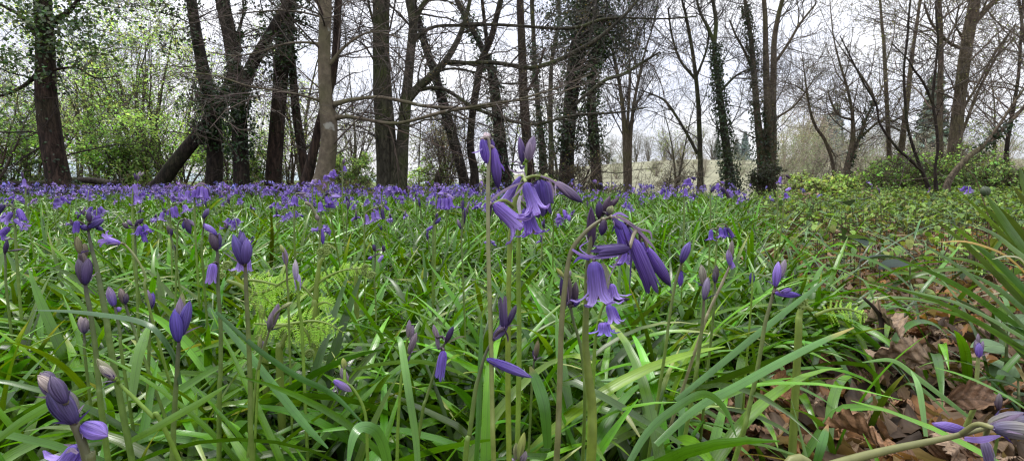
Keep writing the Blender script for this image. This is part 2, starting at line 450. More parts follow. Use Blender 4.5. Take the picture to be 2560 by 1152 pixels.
def crown(mb, paths, rads, spec, colr, cvar=.2):
    PP, RR = resample(paths, rads)
    last = (PP, RR)
    for lv, s in enumerate(spec):
        last = children(*last, **s)
        if len(last[0]) == 0: break
        sides = (5, 4, 3, 3)[min(lv, 3)]
        tubes(mb, last[0], last[1], sides, vary(colr, len(last[0]), cvar, .05), cap=False)
    return last


def stem_path(pts, Y, n=40, ground=True, ext=0.0):
    """pts (px,py,w[,dY]) from the base upward"""
    W = []
    for q in pts:
        yy = Y + (q[3] if len(q) > 3 else 0)
        p = PY(q[0], q[1], yy); W.append([*p, q[2] * .5 * PYd(q[1], yy) / FP])
    W = np.array(W)
    if ground:
        b = W[0].copy(); b[2] = gz(b[0], b[1]) - .08; b[3] *= 1.12
        if W[0][2] - b[2] > .12:
            W = np.vstack([b, W])
        else: W[0] = b
    if ext:
        d = norm(W[-1, :3] - W[-2, :3])
        r = W[-1, 3]
        for k in (1, 2):
            e = np.append(W[-1, :3] + (d + np.array([rng.normal(0, .06), rng.normal(0, .06), .1])) * ext * .5, r * (1 - .3 * k))
            W = np.vstack([W, e])
    c = catmull(W, n)
    return c[:, :3], np.maximum(c[:, 3], .004)


def ivy_on(mb, path, rad, n, t0, t1, thick, size, base=(.02, .045, .014)):
    u = rng.uniform(t0, t1, n) * (len(path) - 1)
    i = np.minimum(u.astype(int), len(path) - 2); f = (u - i)[:, None]
    p = path[i] * (1 - f) + path[i + 1] * f; r = rad[i]
    T = norm(path[i + 1] - path[i]); d = rand_dirs(n); d = norm(d - T * (d * T).sum(1, keepdims=True))
    lump = .55 + .45 * np.sin(u * .9 + np.arctan2(d[:, 1], d[:, 0]) * 2)
    off = r * 1.02 + np.abs(rng.normal(0, 1, n)) * thick * np.clip(lump, .15, 1)
    c = p + d * off[:, None]
    small_leaves(mb, c, rng.uniform(.6, 1.3, n) * size, vary(base, n, .4, .15), nbias=d * .9 + np.array([0, 0, .35]), droop=.8)


def cloud(mb, blobs, size, base, amt=.35):
    """leaf clouds: blobs (px,py,rx,ry,Y,rY,n)"""
    for px, py, rx, ry, Y, rY, n in blobs:
        nc = max(3, n // 14)
        cc = rng.normal(0, .5, (nc, 3)); k = rng.integers(0, nc, n)
        o = cc[k] + rng.normal(0, .13, (n, 3))
        s = PYd(py, Y) / FP
        c = PY(px, py, Y) + o * np.array([rx * s, rY, ry * s])
        keep = c[:, 2] > gz(c[:, 0], c[:, 1]) + .03
        c = c[keep]
        small_leaves(mb, c, rng.uniform(.6, 1.3, len(c)) * size, vary(base, len(c), amt, .15))


def make_tree(name, label, cat, Y, stems, bark, limbs=(), spec=None, ivy=(), clouds=(), twig=(.036, .028, .023), leaf=None, leafmat='ivy',
              group=None, ext=1.5, sides=14, rough=.06, ivy_base=(.02, .045, .014), cloud_size=.055, cloud_base=(.02, .04, .014), bud=None):
    paths, rads = [], []
    for s in stems:
        p, r = stem_path(s, Y, ext=ext); paths.append(p); rads.append(r)
    base = paths[0][0].copy(); base[2] = gz(base[0], base[1])
    root = empty(name, base, label, cat, group)
    for p, r in zip(paths, rads):
        mb = MB(); 
        h = np.clip((p[:, 2] - base[2]) / .5, 0, 1)
        r = r * (.66 if stems[0][0][0] > 1700 else .78); rt = r * (1 + .45 * (1 - h) ** 3.5)
        if ext:
            dt = norm(p[-1] - p[-4]); k_ = np.arange(1, 13)[:, None] / 12
            p = np.vstack([p, p[-1] + (dt + np.array([0, 0, .25])) * k_ * ext * 3.2 + np.cumsum(rng.normal(0, .03, (12, 3)), 0)]); rt = np.concatenate([rt, rt[-1] * (1 - .92 * k_[:, 0])])
        tubes(mb, p, rt, sides, (.1, .08, .06), rough=rough)
        mb.build('trunk', M[bark], root)
    lp, lr = [], []
    for l in limbs:
        p, r = stem_path(l, Y, ground=False, n=30); r = r * .85; lp.append(p); lr.append(r)
        mb = MB(); tubes(mb, p, r, 8, (.1, .08, .06), rough=.08); mb.build('limb', M[bark], root)
    if spec:
        mb = MB(); last = crown(mb, paths + lp, rads + lr, spec, twig)
        mb.build('crown', M['twig'], root)
        if bud is not None and len(last[0]):
            n_, size_, base_ = bud
            lb = MB(); pp = last[0].reshape(-1, 3); pp = pp[rng.integers(0, len(pp), n_)]
            pp = pp + rng.normal(0, .02, pp.shape)
            small_leaves(lb, pp, rng.uniform(.6, 1.3, n_) * size_, vary(base_, n_, .3, .12))
            lb.build('foliage', M[leafmat], root)
    if ivy:
        mb = MB()
        for k, n, t0, t1, th, sz in ivy: ivy_on(mb, paths[k], rads[k], n, t0, t1, th, sz, ivy_base)
        mb.build('ivy', M['ivy'], root)
    if clouds:
        mb = MB(); cloud(mb, clouds, cloud_size, cloud_base); mb.build('foliage', M[leafmat], root)
    return root


FINE = [dict(k=14, length=(.5, 1.5), ang=(50, 95), up=.02, wig=.16, t0=.15, rf=.35, rmax=.02, flat=.5, zmin=.6),
        dict(k=6, length=(.3, .8), ang=(30, 60), up=.0, wig=.16, t0=.2, rf=.6, n=6, flat=.4),
        dict(k=4, length=(.15, .4), ang=(25, 55), up=.0, wig=.15, t0=.2, rf=.6, n=5)]
UPF = [dict(k=14, length=(.8, 2.0), ang=(30, 70), up=.05, wig=.17, t0=.25, rf=.4, rmax=.018, zmin=.9),
       dict(k=7, length=(.4, 1.1), ang=(30, 65), up=-.01, wig=.2, t0=.2, rf=.6, n=6),
       dict(k=4, length=(.2, .55), ang=(20, 50), up=.03, wig=.16, t0=.2, rf=.6, n=5)]
SPARSE = [dict(k=9, length=(.6, 1.7), ang=(55, 100), up=-.01, wig=.18, t0=.1, rf=.25, rmax=.014, flat=.5, zmin=.35),
          dict(k=4, length=(.25, .7), ang=(30, 65), up=-.01, wig=.24, t0=.2, rf=.6, n=6),
          dict(k=3, length=(.15, .4), ang=(25, 55), up=0, wig=.22, t0=.2, rf=.6, n=5)]

# T1 left ivy trunk
make_tree('ivy_clad_tree', 'thick brown trunk with dark evergreen leaves around its top, leftmost in the wood', 'tree', 7.4,
          [[(158, 482, 84), (148, 455, 68), (138, 400, 62), (122, 300, 58), (114, 200, 54), (113, 100, 50), (106, 0, 46)]], 'bark_brown',
          limbs=[[(110, 170, 16), (60, 215, 11), (0, 240, 8), (-60, 250, 5)], [(128, 60, 16), (180, 20, 12), (240, -60, 8)], [(100, 100, 14), (50, 40, 10), (0, 10, 7), (-60, -30, 4)],
                 [(135, 175, 8), (190, 170, 6), (240, 195, 4), (300, 190, 3)]],
          spec=SPARSE, ivy=[(0, 160, .05, .5, .02, .045), (0, 560, .52, .95, .08, .06)],
          clouds=[(60, 40, 150, 110, 7.2, .5, 900), (190, 60, 120, 90, 7.3, .5, 900), (30, 160, 80, 70, 7.0, .4, 330), (210, 130, 70, 60, 7.2, .4, 380), (70, -60, 200, 80, 7.3, .7, 900), (20, 300, 40, 90, 7.5, .4, 250)],
          cloud_size=.058, cloud_base=(.085, .125, .055))
# T2 leaning trunk
make_tree('leaning_tree', 'dark trunk leaning steeply to the right against its upright neighbour', 'tree', 8.3,
          [[(385, 482, 54), (405, 455, 44), (445, 400, 42), (490, 345, 40), (530, 295, 37), (560, 240, 30), (585, 150, 18)]], 'bark_dark', ext=.6,
          spec=SPARSE, ivy=[(0, 1100, .45, .95, .06, .06)])
# T3
make_tree('ivy_clad_tree', 'dark trunk bending left at its top, with ivy around its middle, behind the leaning trunk', 'tree', 8.6,
          [[(535, 478, 54), (538, 400, 50), (535, 320, 48), (522, 240, 44), (507, 170, 38), (492, 90, 34), (478, 0, 30)]], 'bark_dark',
          spec=SPARSE, ivy=[(0, 900, .25, .5, .09, .055), (0, 250, .5, .9, .04, .05)],
          clouds=[(420, 40, 70, 60, 8.6, .4, 330), (460, 110, 60, 60, 8.6, .4, 260), (520, 230, 60, 80, 8.4, .3, 500), (400, -20, 100, 50, 8.6, .5, 300)], cloud_base=(.03, .05, .018))
# T4
make_tree('forked_tree', 'straight dark trunk that forks at mid height with ivy leaves in the fork', 'tree', 8.2,
          [[(604, 482, 58), (603, 440, 49), (600, 340, 47), (596, 260, 46), (588, 180, 44), (574, 90, 42), (557, 0, 40)]], 'bark_dark',
          limbs=[[(600, 235, 40), (625, 175, 36), (655, 120, 32), (690, 60, 28), (725, 0, 25), (750, -60, 22)]],
          spec=SPARSE, ivy=[(0, 900, .27, .5, .10, .055), (0, 150, .0, .4, .03, .045)],
          clouds=[(610, 190, 50, 60, 8.0, .3, 420), (590, 270, 45, 60, 8.0, .3, 380), (660, 110, 60, 50, 8.0, .3, 300), (590, 30, 50, 60, 8.2, .3, 150)], cloud_base=(.025, .045, .016))
# T5
make_tree('ivy_clad_tree', 'dark trunk with ivy at its top, between the forked trunk and the pale beech', 'tree', 8.7,
          [[(682, 480, 58), (684, 440, 49), (690, 340, 46), (698, 240, 44), (706, 140, 44), (716, 60, 44), (724, 0, 42)]], 'bark_brown',
          spec=SPARSE, ivy=[(0, 1000, .46, .85, .09, .055), (0, 100, .0, .4, .03, .045)],
          clouds=[(715, 60, 70, 90, 8.5, .3, 650), (690, 130, 50, 60, 8.4, .3, 300), (740, 30, 60, 60, 8.6, .3, 300)], cloud_base=(.028, .05, .016))
# T6
make_tree('slender_tree', 'slim dark trunk leaning left, close beside the pale beech', 'tree', 8.9,
          [[(772, 478, 30), (763, 430, 27), (750, 350, 26), (738, 260, 26), (732, 180, 24), (726, 100, 22), (722, 0, 20)]], 'bark_brown', spec=SPARSE,
          ivy=[(0, 300, .3, .8, .03, .05)])
# T7 beech
make_tree('beech_tree', 'pale grey smooth beech trunk with two long bare limbs reaching to the right', 'tree', 6.6,
          [[(803, 488, 92), (812, 440, 62), (822, 360, 50), (822, 300, 50), (814, 240, 40), (811, 160, 39), (812, 80, 37), (815, 0, 35)]], 'bark_beech',
          limbs=[[(832, 262, 16), (880, 250, 11), (945, 243, 9), (1000, 252, 10, -.1), (1060, 265, 10, -.2), (1130, 270, 9, -.3), (1200, 270, 8, -.4), (1290, 250, 6, -.5), (1380, 225, 5, -.5), (1480, 185, 3.5, -.5)],
                 [(832, 296, 20), (870, 292, 12), (930, 302, 10, -.2), (985, 309, 10, -.3), (1040, 299, 9, -.4), (1110, 280, 10, -.5), (1180, 268, 8, -.6), (1260, 255, 6, -.7), (1350, 246, 4, -.8), (1450, 215, 3, -.9)],
                 [(812, 115, 14), (770, 107, 8), (715, 110, 7), (650, 130, 5), (590, 140, 4), (520, 130, 3)],
                 [(806, 255, 10), (760, 240, 7, -.2), (700, 228, 6, -.3), (620, 215, 5, -.4), (540, 190, 4, -.5), (450, 180, 3, -.5)],
                 [(815, 60, 16), (800, 20, 12), (785, -30, 10)],
                 [(825, 160, 12), (870, 110, 8), (930, 80, 6), (1000, 95, 4)]],
          spec=[dict(k=15, length=(.5, 1.8), ang=(30, 75), up=-.015, wig=.12, t0=.12, rf=.45, rmax=.014, flat=.65, zmin=.6),
                dict(k=6, length=(.25, .7), ang=(30, 60), up=.0, wig=.14, t0=.2, rf=.6, n=6, flat=.6),
                dict(k=4, length=(.12, .35), ang=(25, 55), up=.0, wig=.15, t0=.2, rf=.6, n=5)], twig=(.085, .066, .055), ext=2, sides=18, rough=.05)
make_tree('slender_tree', 'reddish brown stem crossing behind the foot of the pale beech', 'tree', 7.0,
          [[(762, 484, 44), (772, 430, 34), (786, 370, 28), (800, 300, 24), (826, 220, 23), (840, 120, 24), (846, 0, 24)]], 'bark_brown', spec=SPARSE, ext=1)
# T8 twin beech
make_tree('beech_tree', 'mossy twin-stemmed beech with long sweeping limbs in the middle of the wood', 'tree', 8.6,
          [[(965, 484, 60), (963, 440, 52), (958, 350, 50), (954, 260, 52), (953, 170, 51), (951, 80, 48), (948, 0, 46)],
           [(998, 482, 50), (1002, 430, 44), (1006, 350, 40), (1012, 280, 36), (1020, 200, 32), (1027, 130, 30), (1033, 60, 30), (1024, 0, 28), (1010, -60, 24)],
           [(984, 484, 40), (985, 430, 34), (982, 360, 26), (976, 290, 22), (970, 220, 22), (965, 130, 22), (966, 30, 20)]], 'bark_olive',
          limbs=[[(1012, 262, 24), (1040, 225, 26), (1075, 195, 23), (1110, 158, 20), (1140, 110, 17, .1), (1160, 60, 14, .2), (1175, 0, 12, .2), (1185, -50, 10, .2)],
                 [(1098, 168, 14), (1120, 156, 13), (1170, 158, 12), (1230, 157, 12), (1290, 165, 12), (1330, 170, 12), (1385, 155, 12), (1440, 128, 12), (1490, 100, 12), (1530, 68, 10), (1570, 30, 9), (1610, -20, 7)],
                 [(1030, 110, 14), (1060, 80, 11), (1095, 66, 10), (1160, 64, 9), (1230, 62, 9), (1310, 66, 9), (1390, 72, 9), (1450, 68, 9), (1500, 50, 8), (1560, 45, 6), (1650, 48, 5), (1740, 42, 4)],
                 [(1030, 232, 16), (1060, 222, 12), (1105, 222, 11), (1140, 240, 10), (1175, 265, 10), (1215, 282, 9), (1255, 297, 9), (1300, 307, 9), (1345, 311, 9), (1400, 296, 8), (1460, 286, 8), (1540, 282, 6), (1620, 268, 4)],
                 [(1440, 258, 7), (1480, 225, 9), (1515, 200, 10), (1560, 185, 10), (1600, 160, 9), (1620, 148, 8), (1650, 130, 5)],
                 [(1034, 62, 20), (1050, 25, 17), (1070, 0, 15), (1110, -30, 12)],
                 [(952, 110, 10), (935, 60, 9), (922, 10, 7), (915, -40, 6)],
                 [(940, 160, 7), (915, 120, 5), (890, 100, 4), (850, 90, 3)],
                 [(1090, 180, 9), (1130, 172, 7), (1180, 180, 6), (1220, 200, 6), (1270, 210, 5), (1330, 205, 3)]],
          spec=[dict(k=13, length=(.6, 2.0), ang=(35, 80), up=-.015, wig=.15, t0=.15, rf=.4, rmax=.018, flat=.45, zmin=.7),
                dict(k=6, length=(.3, .8), ang=(30, 60), up=.0, wig=.16, t0=.2, rf=.6, n=6, flat=.4),
                dict(k=4, length=(.15, .4), ang=(25, 55), up=.0, wig=.16, t0=.2, rf=.6, n=5)], twig=(.06, .05, .04), ext=2, rough=.09,
          bud=(3000, .022, (.20, .15, .05)))
# T9b leaning ivy stem
make_tree('leaning_tree', 'ivy-rough stem leaning left behind the twin-stemmed beech', 'tree', 10.5,
          [[(1162, 465, 34), (1150, 410, 32), (1128, 330, 32), (1105, 250, 30), (1085, 180, 26), (1062, 110, 24), (1046, 50, 20), (1030, 0, 16)]], 'bark_dark', spec=SPARSE,
          ivy=[(0, 900, .3, .9, .05, .06)], ivy_base=(.03, .04, .02))
# T9
make_tree('crooked_tree', 'thin crooked blackish trunk in front of the leaning stem, right of the twin-stemmed beech', 'tree', 9.4,
          [[(1186, 470, 32), (1186, 430, 26), (1176, 370, 24), (1178, 310, 22), (1186, 250, 22), (1194, 200, 21), (1205, 150, 20), (1228, 95, 20), (1240, 50, 18), (1252, 0, 16)]], 'bark_dark',
          limbs=[[(1205, 160, 14), (1216, 110, 12), (1212, 60, 11), (1205, 0, 10)]], spec=SPARSE, rough=.12)
# crossing ivy
make_tree('ivy_clad_tree', 'ivy covered trunk that leans left at its top, behind the crooked blackish trunk', 'tree', 10.8,
          [[(1262, 465, 44), (1255, 400, 40), (1248, 330, 38), (1240, 250, 34), (1226, 170, 26), (1200, 110, 20), (1170, 55, 18), (1142, 0, 16)]], 'bark_dark', spec=SPARSE,
          ivy=[(0, 1700, .05, .75, .10, .065)], ivy_base=(.025, .05, .02))
# T10
make_tree('red_barked_tree', 'straight reddish brown trunk behind the tallest bluebells', 'tree', 11.5,
          [[(1326, 465, 38), (1322, 400, 33), (1314, 310, 31), (1308, 220, 30), (1305, 130, 26), (1302, 60, 24), (1300, 0, 23)]], 'bark_brown',
          limbs=[[(1318, 230, 10), (1340, 190, 8), (1362, 120, 7)]], spec=SPARSE)
make_tree('ivy_clad_tree', 'slim trunk with ivy on its lower half, just right of the reddish trunk', 'tree', 13.5,
          [[(1360, 462, 30), (1356, 380, 24), (1346, 280, 18), (1338, 180, 15), (1334, 90, 14), (1330, 0, 14)]], 'bark_olive', spec=SPARSE,
          ivy=[(0, 1100, .1, .6, .10, .075)], ivy_base=(.025, .055, .022))
# T11 thin background
make_tree('slender_tree', 'thin far trunk with tufts of dark needles, left of the great ivy trunk', 'tree', 18,
          [[(1378, 458, 18), (1378, 380, 16), (1376, 260, 15), (1380, 150, 13), (1396, 60, 12), (1398, 0, 11)]], 'bark_olive', spec=SPARSE,
          clouds=[(1390, 90, 50, 40, 18, 1.0, 500), (1410, 40, 60, 40, 18, 1.0, 500), (1375, 130, 40, 30, 18, 1, 250)], cloud_size=.10, cloud_base=(.022, .03, .024))
# T12 big ivy
make_tree('ivy_clad_tree', 'great trunk wrapped in ivy with a dark bushy evergreen top', 'tree', 12.5,
          [[(1415, 462, 56), (1417, 400, 46), (1422, 320, 44), (1430, 220, 48), (1445, 130, 54), (1458, 60, 54), (1466, 0, 50)]], 'bark_dark',
          limbs=[[(1425, 230, 16), (1452, 190, 13), (1490, 140, 10), (1540, 90, 8)], [(1450, 100, 14), (1500, 60, 10), (1560, 40, 8)]], spec=FINE,
          ivy=[(0, 3600, .25, .85, .22, .075), (0, 600, .0, .3, .05, .06)],
          clouds=[(1465, 60, 75, 110, 12.4, .7, 1900), (1500, 110, 70, 60, 12.4, .7, 900), (1545, 70, 60, 50, 12.4, .6, 550), (1570, 120, 50, 50, 12.4, .6, 380), (1480, 10, 90, 60, 12.4, .8, 900)],
          cloud_size=.075, cloud_base=(.022, .034, .018), ivy_base=(.025, .045, .018))
make_tree('ivy_clad_tree', 'shorter ivy draped trunk beside the great evergreen ivy trunk, on its right', 'tree', 12.0,
          [[(1492, 464, 40), (1490, 410, 34), (1484, 330, 34), (1478, 250, 30), (1484, 180, 24), (1495, 110, 18)]], 'bark_dark', spec=SPARSE, ext=.4,
          ivy=[(0, 2600, .25, .95, .17, .07)], ivy_base=(.035, .06, .018))
# T14 slender many-stemmed
make_tree('many_stemmed_tree', 'bare many-stemmed young tree with a rounded fan of twigs, at the field edge', 'tree', 15,
          [[(1566, 458, 20), (1563, 380, 16), (1560, 300, 15), (1550, 220, 11), (1535, 140, 7), (1520, 90, 4)],
           [(1574, 458, 16), (1575, 380, 13), (1580, 300, 12), (1592, 220, 9), (1610, 140, 6), (1625, 90, 4)],
           [(1570, 458, 14), (1569, 380, 11), (1570, 290, 10), (1575, 200, 8), (1572, 120, 5), (1575, 70, 3)]], 'bark_pale',
          spec=[dict(k=26, length=(1.0, 2.2), ang=(20, 45), up=.10, wig=.07, t0=.3, rf=.5, rmax=.022, zmin=1.0),
                dict(k=8, length=(.5, 1.1), ang=(18, 40), up=.06, wig=.09, t0=.15, rf=.6, n=6),
                dict(k=4, length=(.25, .6), ang=(18, 40), up=.05, wig=.1, t0=.2, rf=.6, n=5)], ext=.4, twig=(.055, .045, .038))
# T15
make_tree('bare_tree', 'bare brown trunk with a low crooked branch on its left, at the field edge', 'tree', 15,
          [[(1751, 458, 26), (1751, 400, 19), (1748, 320, 17), (1745, 250, 16), (1738, 180, 14), (1728, 110, 12), (1715, 40, 10), (1705, 0, 8)]], 'bark_olive',
          limbs=[[(1744, 385, 10), (1720, 340, 9), (1690, 290, 8), (1665, 255, 7), (1640, 240, 5), (1600, 225, 3)], [(1740, 200, 9), (1700, 150, 8), (1680, 90, 6), (1670, 20, 5)], [(1742, 190, 8), (1765, 130, 7), (1775, 70, 5)]],
          spec=UPF, twig=(.05, .042, .036), ext=.8)
# T16
make_tree('ivy_clad_tree', 'tall bare-topped trunk sheathed in ivy to its foot, left of the ivy twin trunk', 'tree', 14,
          [[(1826, 462, 40), (1822, 420, 32), (1812, 340, 28), (1802, 260, 24), (1793, 190, 20), (1786, 120, 16), (1790, 60, 15), (1782, 0, 12)]], 'bark_olive',
          limbs=[[(1788, 115, 12), (1770, 70, 10), (1750, 30, 8), (1738, -20, 6)], [(1800, 230, 8), (1840, 190, 6), (1880, 170, 4)]],
          spec=UPF, ivy=[(0, 3200, .06, .62, .11, .07)], ivy_base=(.025, .045, .016), twig=(.05, .042, .036), ext=.8)
# T17
make_tree('ivy_clad_tree', 'twin-trunked tall bare tree, ivy on its left trunk, dark bush at its foot', 'tree', 14.5,
          [[(1906, 455, 40), (1902, 380, 30), (1893, 290, 24), (1886, 200, 20), (1880, 120, 17), (1870, 50, 14), (1862, 0, 12)],
           [(1922, 455, 40), (1922, 380, 34), (1920, 290, 30), (1916, 200, 24), (1914, 120, 20), (1913, 50, 17), (1910, 0, 15)],
           [(1930, 455, 30), (1932, 350, 26), (1932, 260, 24), (1934, 180, 22), (1936, 100, 20), (1946, 40, 17), (1956, 0, 15)]], 'bark_pale',
          limbs=[[(1886, 190, 8), (1862, 130, 7), (1840, 90, 6), (1824, 50, 5)], [(1936, 160, 10), (1970, 110, 8), (2000, 60, 7), (2040, 10, 5)], [(1932, 300, 7), (1980, 270, 6), (2010, 235, 5), (2040, 190, 3)]],
          spec=UPF, ivy=[(0, 2600, .02, .75, .10, .07), (1, 900, .0, .35, .08, .07)], ivy_base=(.028, .048, .018), twig=(.095, .08, .065), ext=.8)
# right-hand thin trees
make_tree('sapling', 'thin curving bare sapling with a crook, standing over bright green undergrowth', 'tree', 12,
          [[(2086, 452, 14), (2080, 400, 11), (2062, 350, 11), (2040, 318, 10), (2026, 280, 9), (2018, 235, 7), (2012, 190, 5)]], 'bark_pale',
          limbs=[[(2062, 350, 5), (2078, 375, 4), (2090, 395, 3)], [(2018, 235, 5), (1990, 215, 4), (1960, 205, 3)]], spec=[dict(k=10, length=(.5, 1.3), ang=(30, 70), up=.05, wig=.16, t0=.45, rf=.5, rmax=.015, zmin=.8), dict(k=6, length=(.3, .8), ang=(25, 60), up=.04, wig=.16, rf=.6), dict(k=4, length=(.2, .4), ang=(25, 60), up=.03, wig=.16, rf=.6, n=5)], ext=.5, rough=.06, twig=(.12, .10, .078))
make_tree('forked_tree', 'small forked tree with a spreading crown and ivy on its short pale trunk', 'tree', 11.5,
          [[(2112, 458, 24), (2120, 410, 20), (2130, 365, 19), (2133, 330, 15), (2130, 280, 11), (2118, 220, 9), (2100, 160, 7), (2085, 100, 5), (2078, 40, 4)],
           [(2116, 458, 14), (2126, 400, 14), (2150, 340, 12), (2168, 290, 9), (2185, 250, 8), (2170, 215, 7), (2140, 170, 6), (2110, 130, 4)]], 'bark_pale',
          limbs=[[(2132, 300, 8), (2100, 290, 6), (2080, 260, 5), (2070, 230, 4)], [(2150, 345, 8), (2190, 310, 7), (2215, 300, 5), (2250, 310, 3)]],
          spec=UPF, ivy=[(1, 500, .1, .5, .05, .05)], ext=.8, rough=.07, twig=(.12, .10, .078), bud=(2500, .03, (.15, .14, .05)))
make_tree('bare_tree', 'straight slim pale trunk just right of the small forked tree', 'tree', 12.5,
          [[(2224, 425, 18), (2222, 360, 15), (2218, 280, 14), (2214, 200, 13), (2210, 120, 11), (2204, 50, 9), (2200, 0, 8)]], 'bark_pale', spec=UPF, ext=.8, rough=.06, twig=(.12, .10, .078), bud=(2200, .032, (.16, .15, .05)))
make_tree('bare_tree', 'slim brown trunk leaning right in front of a dark far conifer', 'tree', 12,
          [[(2248, 425, 26), (2254, 370, 21), (2262, 300, 18), (2272, 220, 16), (2280, 140, 13), (2292, 60, 11), (2300, 0, 9)]], 'bark_pale', spec=UPF, ext=.8, rough=.06, twig=(.12, .10, .078), bud=(1800, .032, (.15, .14, .05)))
make_tree('sapling', 'tall wavy dark sapling with its foot among the brambles, left of the big right trunk', 'tree', 7.5,
          [[(2322, 478, 16), (2310, 440, 13), (2285, 375, 10), (2268, 310, 9), (2262, 240, 9), (2260, 170, 8), (2268, 100, 8), (2272, 40, 7), (2276, 0, 6)]], 'bark_dark',
          limbs=[[(2308, 430, 9), (2270, 395, 8), (2238, 365, 7), (2200, 310, 6), (2190, 260, 6), (2160, 210, 5), (2130, 150, 4), (2100, 90, 3)]],
          spec=SPARSE, ext=.5, rough=.07, twig=(.05, .04, .034))
make_tree('sapling', 'thin wavy dark sapling rising right in front of the big right trunk', 'tree', 7.0,
          [[(2340, 478, 14), (2338, 420, 10), (2345, 370, 9), (2340, 310, 9), (2332, 250, 9), (2338, 180, 8), (2345, 100, 7), (2340, 40, 6), (2342, 0, 6)]], 'bark_dark',
          limbs=[[(2332, 260, 7), (2310, 210, 6), (2285, 175, 5), (2270, 150, 4), (2230, 110, 3)]], spec=SPARSE, ext=.5, rough=.07, twig=(.05, .04, .034))
make_tree('mossy_tree', 'big mossy trunk at the right with a darker twin stem and yellow-green twigs', 'tree', 9.5,
          [[(2378, 478, 46), (2384, 400, 40), (2392, 320, 38), (2400, 240, 37), (2410, 160, 37), (2420, 90, 36), (2432, 30, 36), (2440, -30, 33)],
           [(2352, 478, 28), (2350, 400, 24), (2348, 320, 22), (2350, 240, 20), (2352, 150, 18), (2350, 60, 16), (2346, 0, 15)]], 'bark_pale',
          limbs=[[(2425, 70, 18), (2460, 30, 16), (2500, -10, 14)], [(2400, 120, 10), (2370, 105, 9), (2330, 60, 7), (2310, 10, 5)], [(2395, 290, 8), (2440, 220, 6), (2490, 130, 5), (2540, 60, 4)], [(2372, 400, 9), (2410, 320, 8), (2440, 240, 7), (2470, 180, 6), (2520, 90, 4)]],
          spec=UPF, ext=1.0, rough=.09, twig=(.13, .105, .08), bud=(3200, .03, (.24, .24, .08)))
make_tree('leaning_tree', 'mossy pale limb leaning low to the right out of the brambles', 'tree', 7.6,
          [[(2368, 462, 22), (2395, 420, 20), (2430, 385, 19), (2475, 355, 16), (2510, 320, 13), (2545, 285, 11), (2600, 220, 12), (2660, 140, 9)]], 'bark_pale',
          limbs=[[(2460, 365, 10), (2500, 310, 8), (2540, 250, 6), (2600, 170, 4)]],
          spec=UPF, ext=.6, ivy=[(0, 200, .35, .55, .05, .05)], twig=(.11, .09, .07))
make_tree('bare_tree', 'bare twiggy tree on the far right beyond the low leaning limb', 'tree', 10.5,
          [[(2520, 455, 18), (2516, 380, 14), (2530, 290, 12), (2545, 200, 10), (2552, 100, 9), (2558, 0, 7)],
           [(2590, 455, 20), (2586, 350, 16), (2580, 250, 14), (2570, 150, 12), (2555, 60, 9), (2548, 0, 8)]], 'bark_dark', spec=UPF, ext=.5, rough=.07, twig=(.11, .09, .072), bud=(1500, .03, (.13, .12, .05)))


# ------------------------------------------------------------------ green shrubs on the left
def shrub(name, label, px, py, Y, height, spread, nst, leaf_n, leaf_size, leaf_col, cat='shrub', bark=(.075, .06, .045), lean=0, mat='shrub_leaf', group=None, z0=.1, lv=3, r0=.028):
    b = PY(px, py, Y); b[2] = gz(b[0], b[1])
    root = empty(name, b, label, cat, group)
    paths, rads = [], []
    for k in range(nst):
        a = rng.uniform(0, 6.28); e = rng.uniform(.1, 1) * spread
        d = norm(np.array([math.cos(a) * e + lean, math.sin(a) * e * .6, 1.0]))
        h = height * rng.uniform(.65, 1.1); p = [b + np.array([rng.normal(0, .05), rng.normal(0, .05), -.03])]
        for s in range(9):
            d = norm(d + rng.normal(0, .10, 3) + np.array([0, 0, .03])); p.append(p[-1] + d * h / 9)
        paths.append(np.array(p)); rads.append(np.linspace(r0 * rng.uniform(.6, 1.3), .005, 10))
    PP, RR = resample(paths, rads)
    mb = MB(); tubes(mb, PP, RR, 7, vary(bark, len(PP), .2, .05), rough=.06)
    mb.build('stems', M['twig'], root)
    mb = MB()
    H = height
    sp = [dict(k=7, length=(.25 * H, .5 * H), ang=(25, 65), up=.05, wig=.14, t0=z0, rf=.5, rmax=.014, zmin=.05),
          dict(k=6, length=(.12 * H, .28 * H), ang=(25, 65), up=.02, wig=.16, rf=.6, n=6, zmin=.05),
          dict(k=4, length=(.05 * H, .14 * H), ang=(25, 60), up=0, wig=.16, rf=.6, n=4, zmin=.05)][:lv]
    last = crown(mb, paths, rads, sp, bark)
    mb.build('twigs', M['twig'], root)
    mb = MB(); pp = last[0][:, 1:].reshape(-1, 3)
    # leaves gather in sprays: light and dark clumps with gaps between
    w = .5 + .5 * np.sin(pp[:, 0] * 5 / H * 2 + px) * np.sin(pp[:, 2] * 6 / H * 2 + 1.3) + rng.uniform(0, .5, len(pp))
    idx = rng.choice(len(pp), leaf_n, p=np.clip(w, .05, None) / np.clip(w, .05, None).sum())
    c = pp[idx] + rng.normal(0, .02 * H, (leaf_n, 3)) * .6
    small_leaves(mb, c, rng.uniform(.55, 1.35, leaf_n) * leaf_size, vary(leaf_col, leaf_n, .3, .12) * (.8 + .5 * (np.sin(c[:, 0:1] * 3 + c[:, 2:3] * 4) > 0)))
    mb.build('foliage', M[mat], root)
    return root


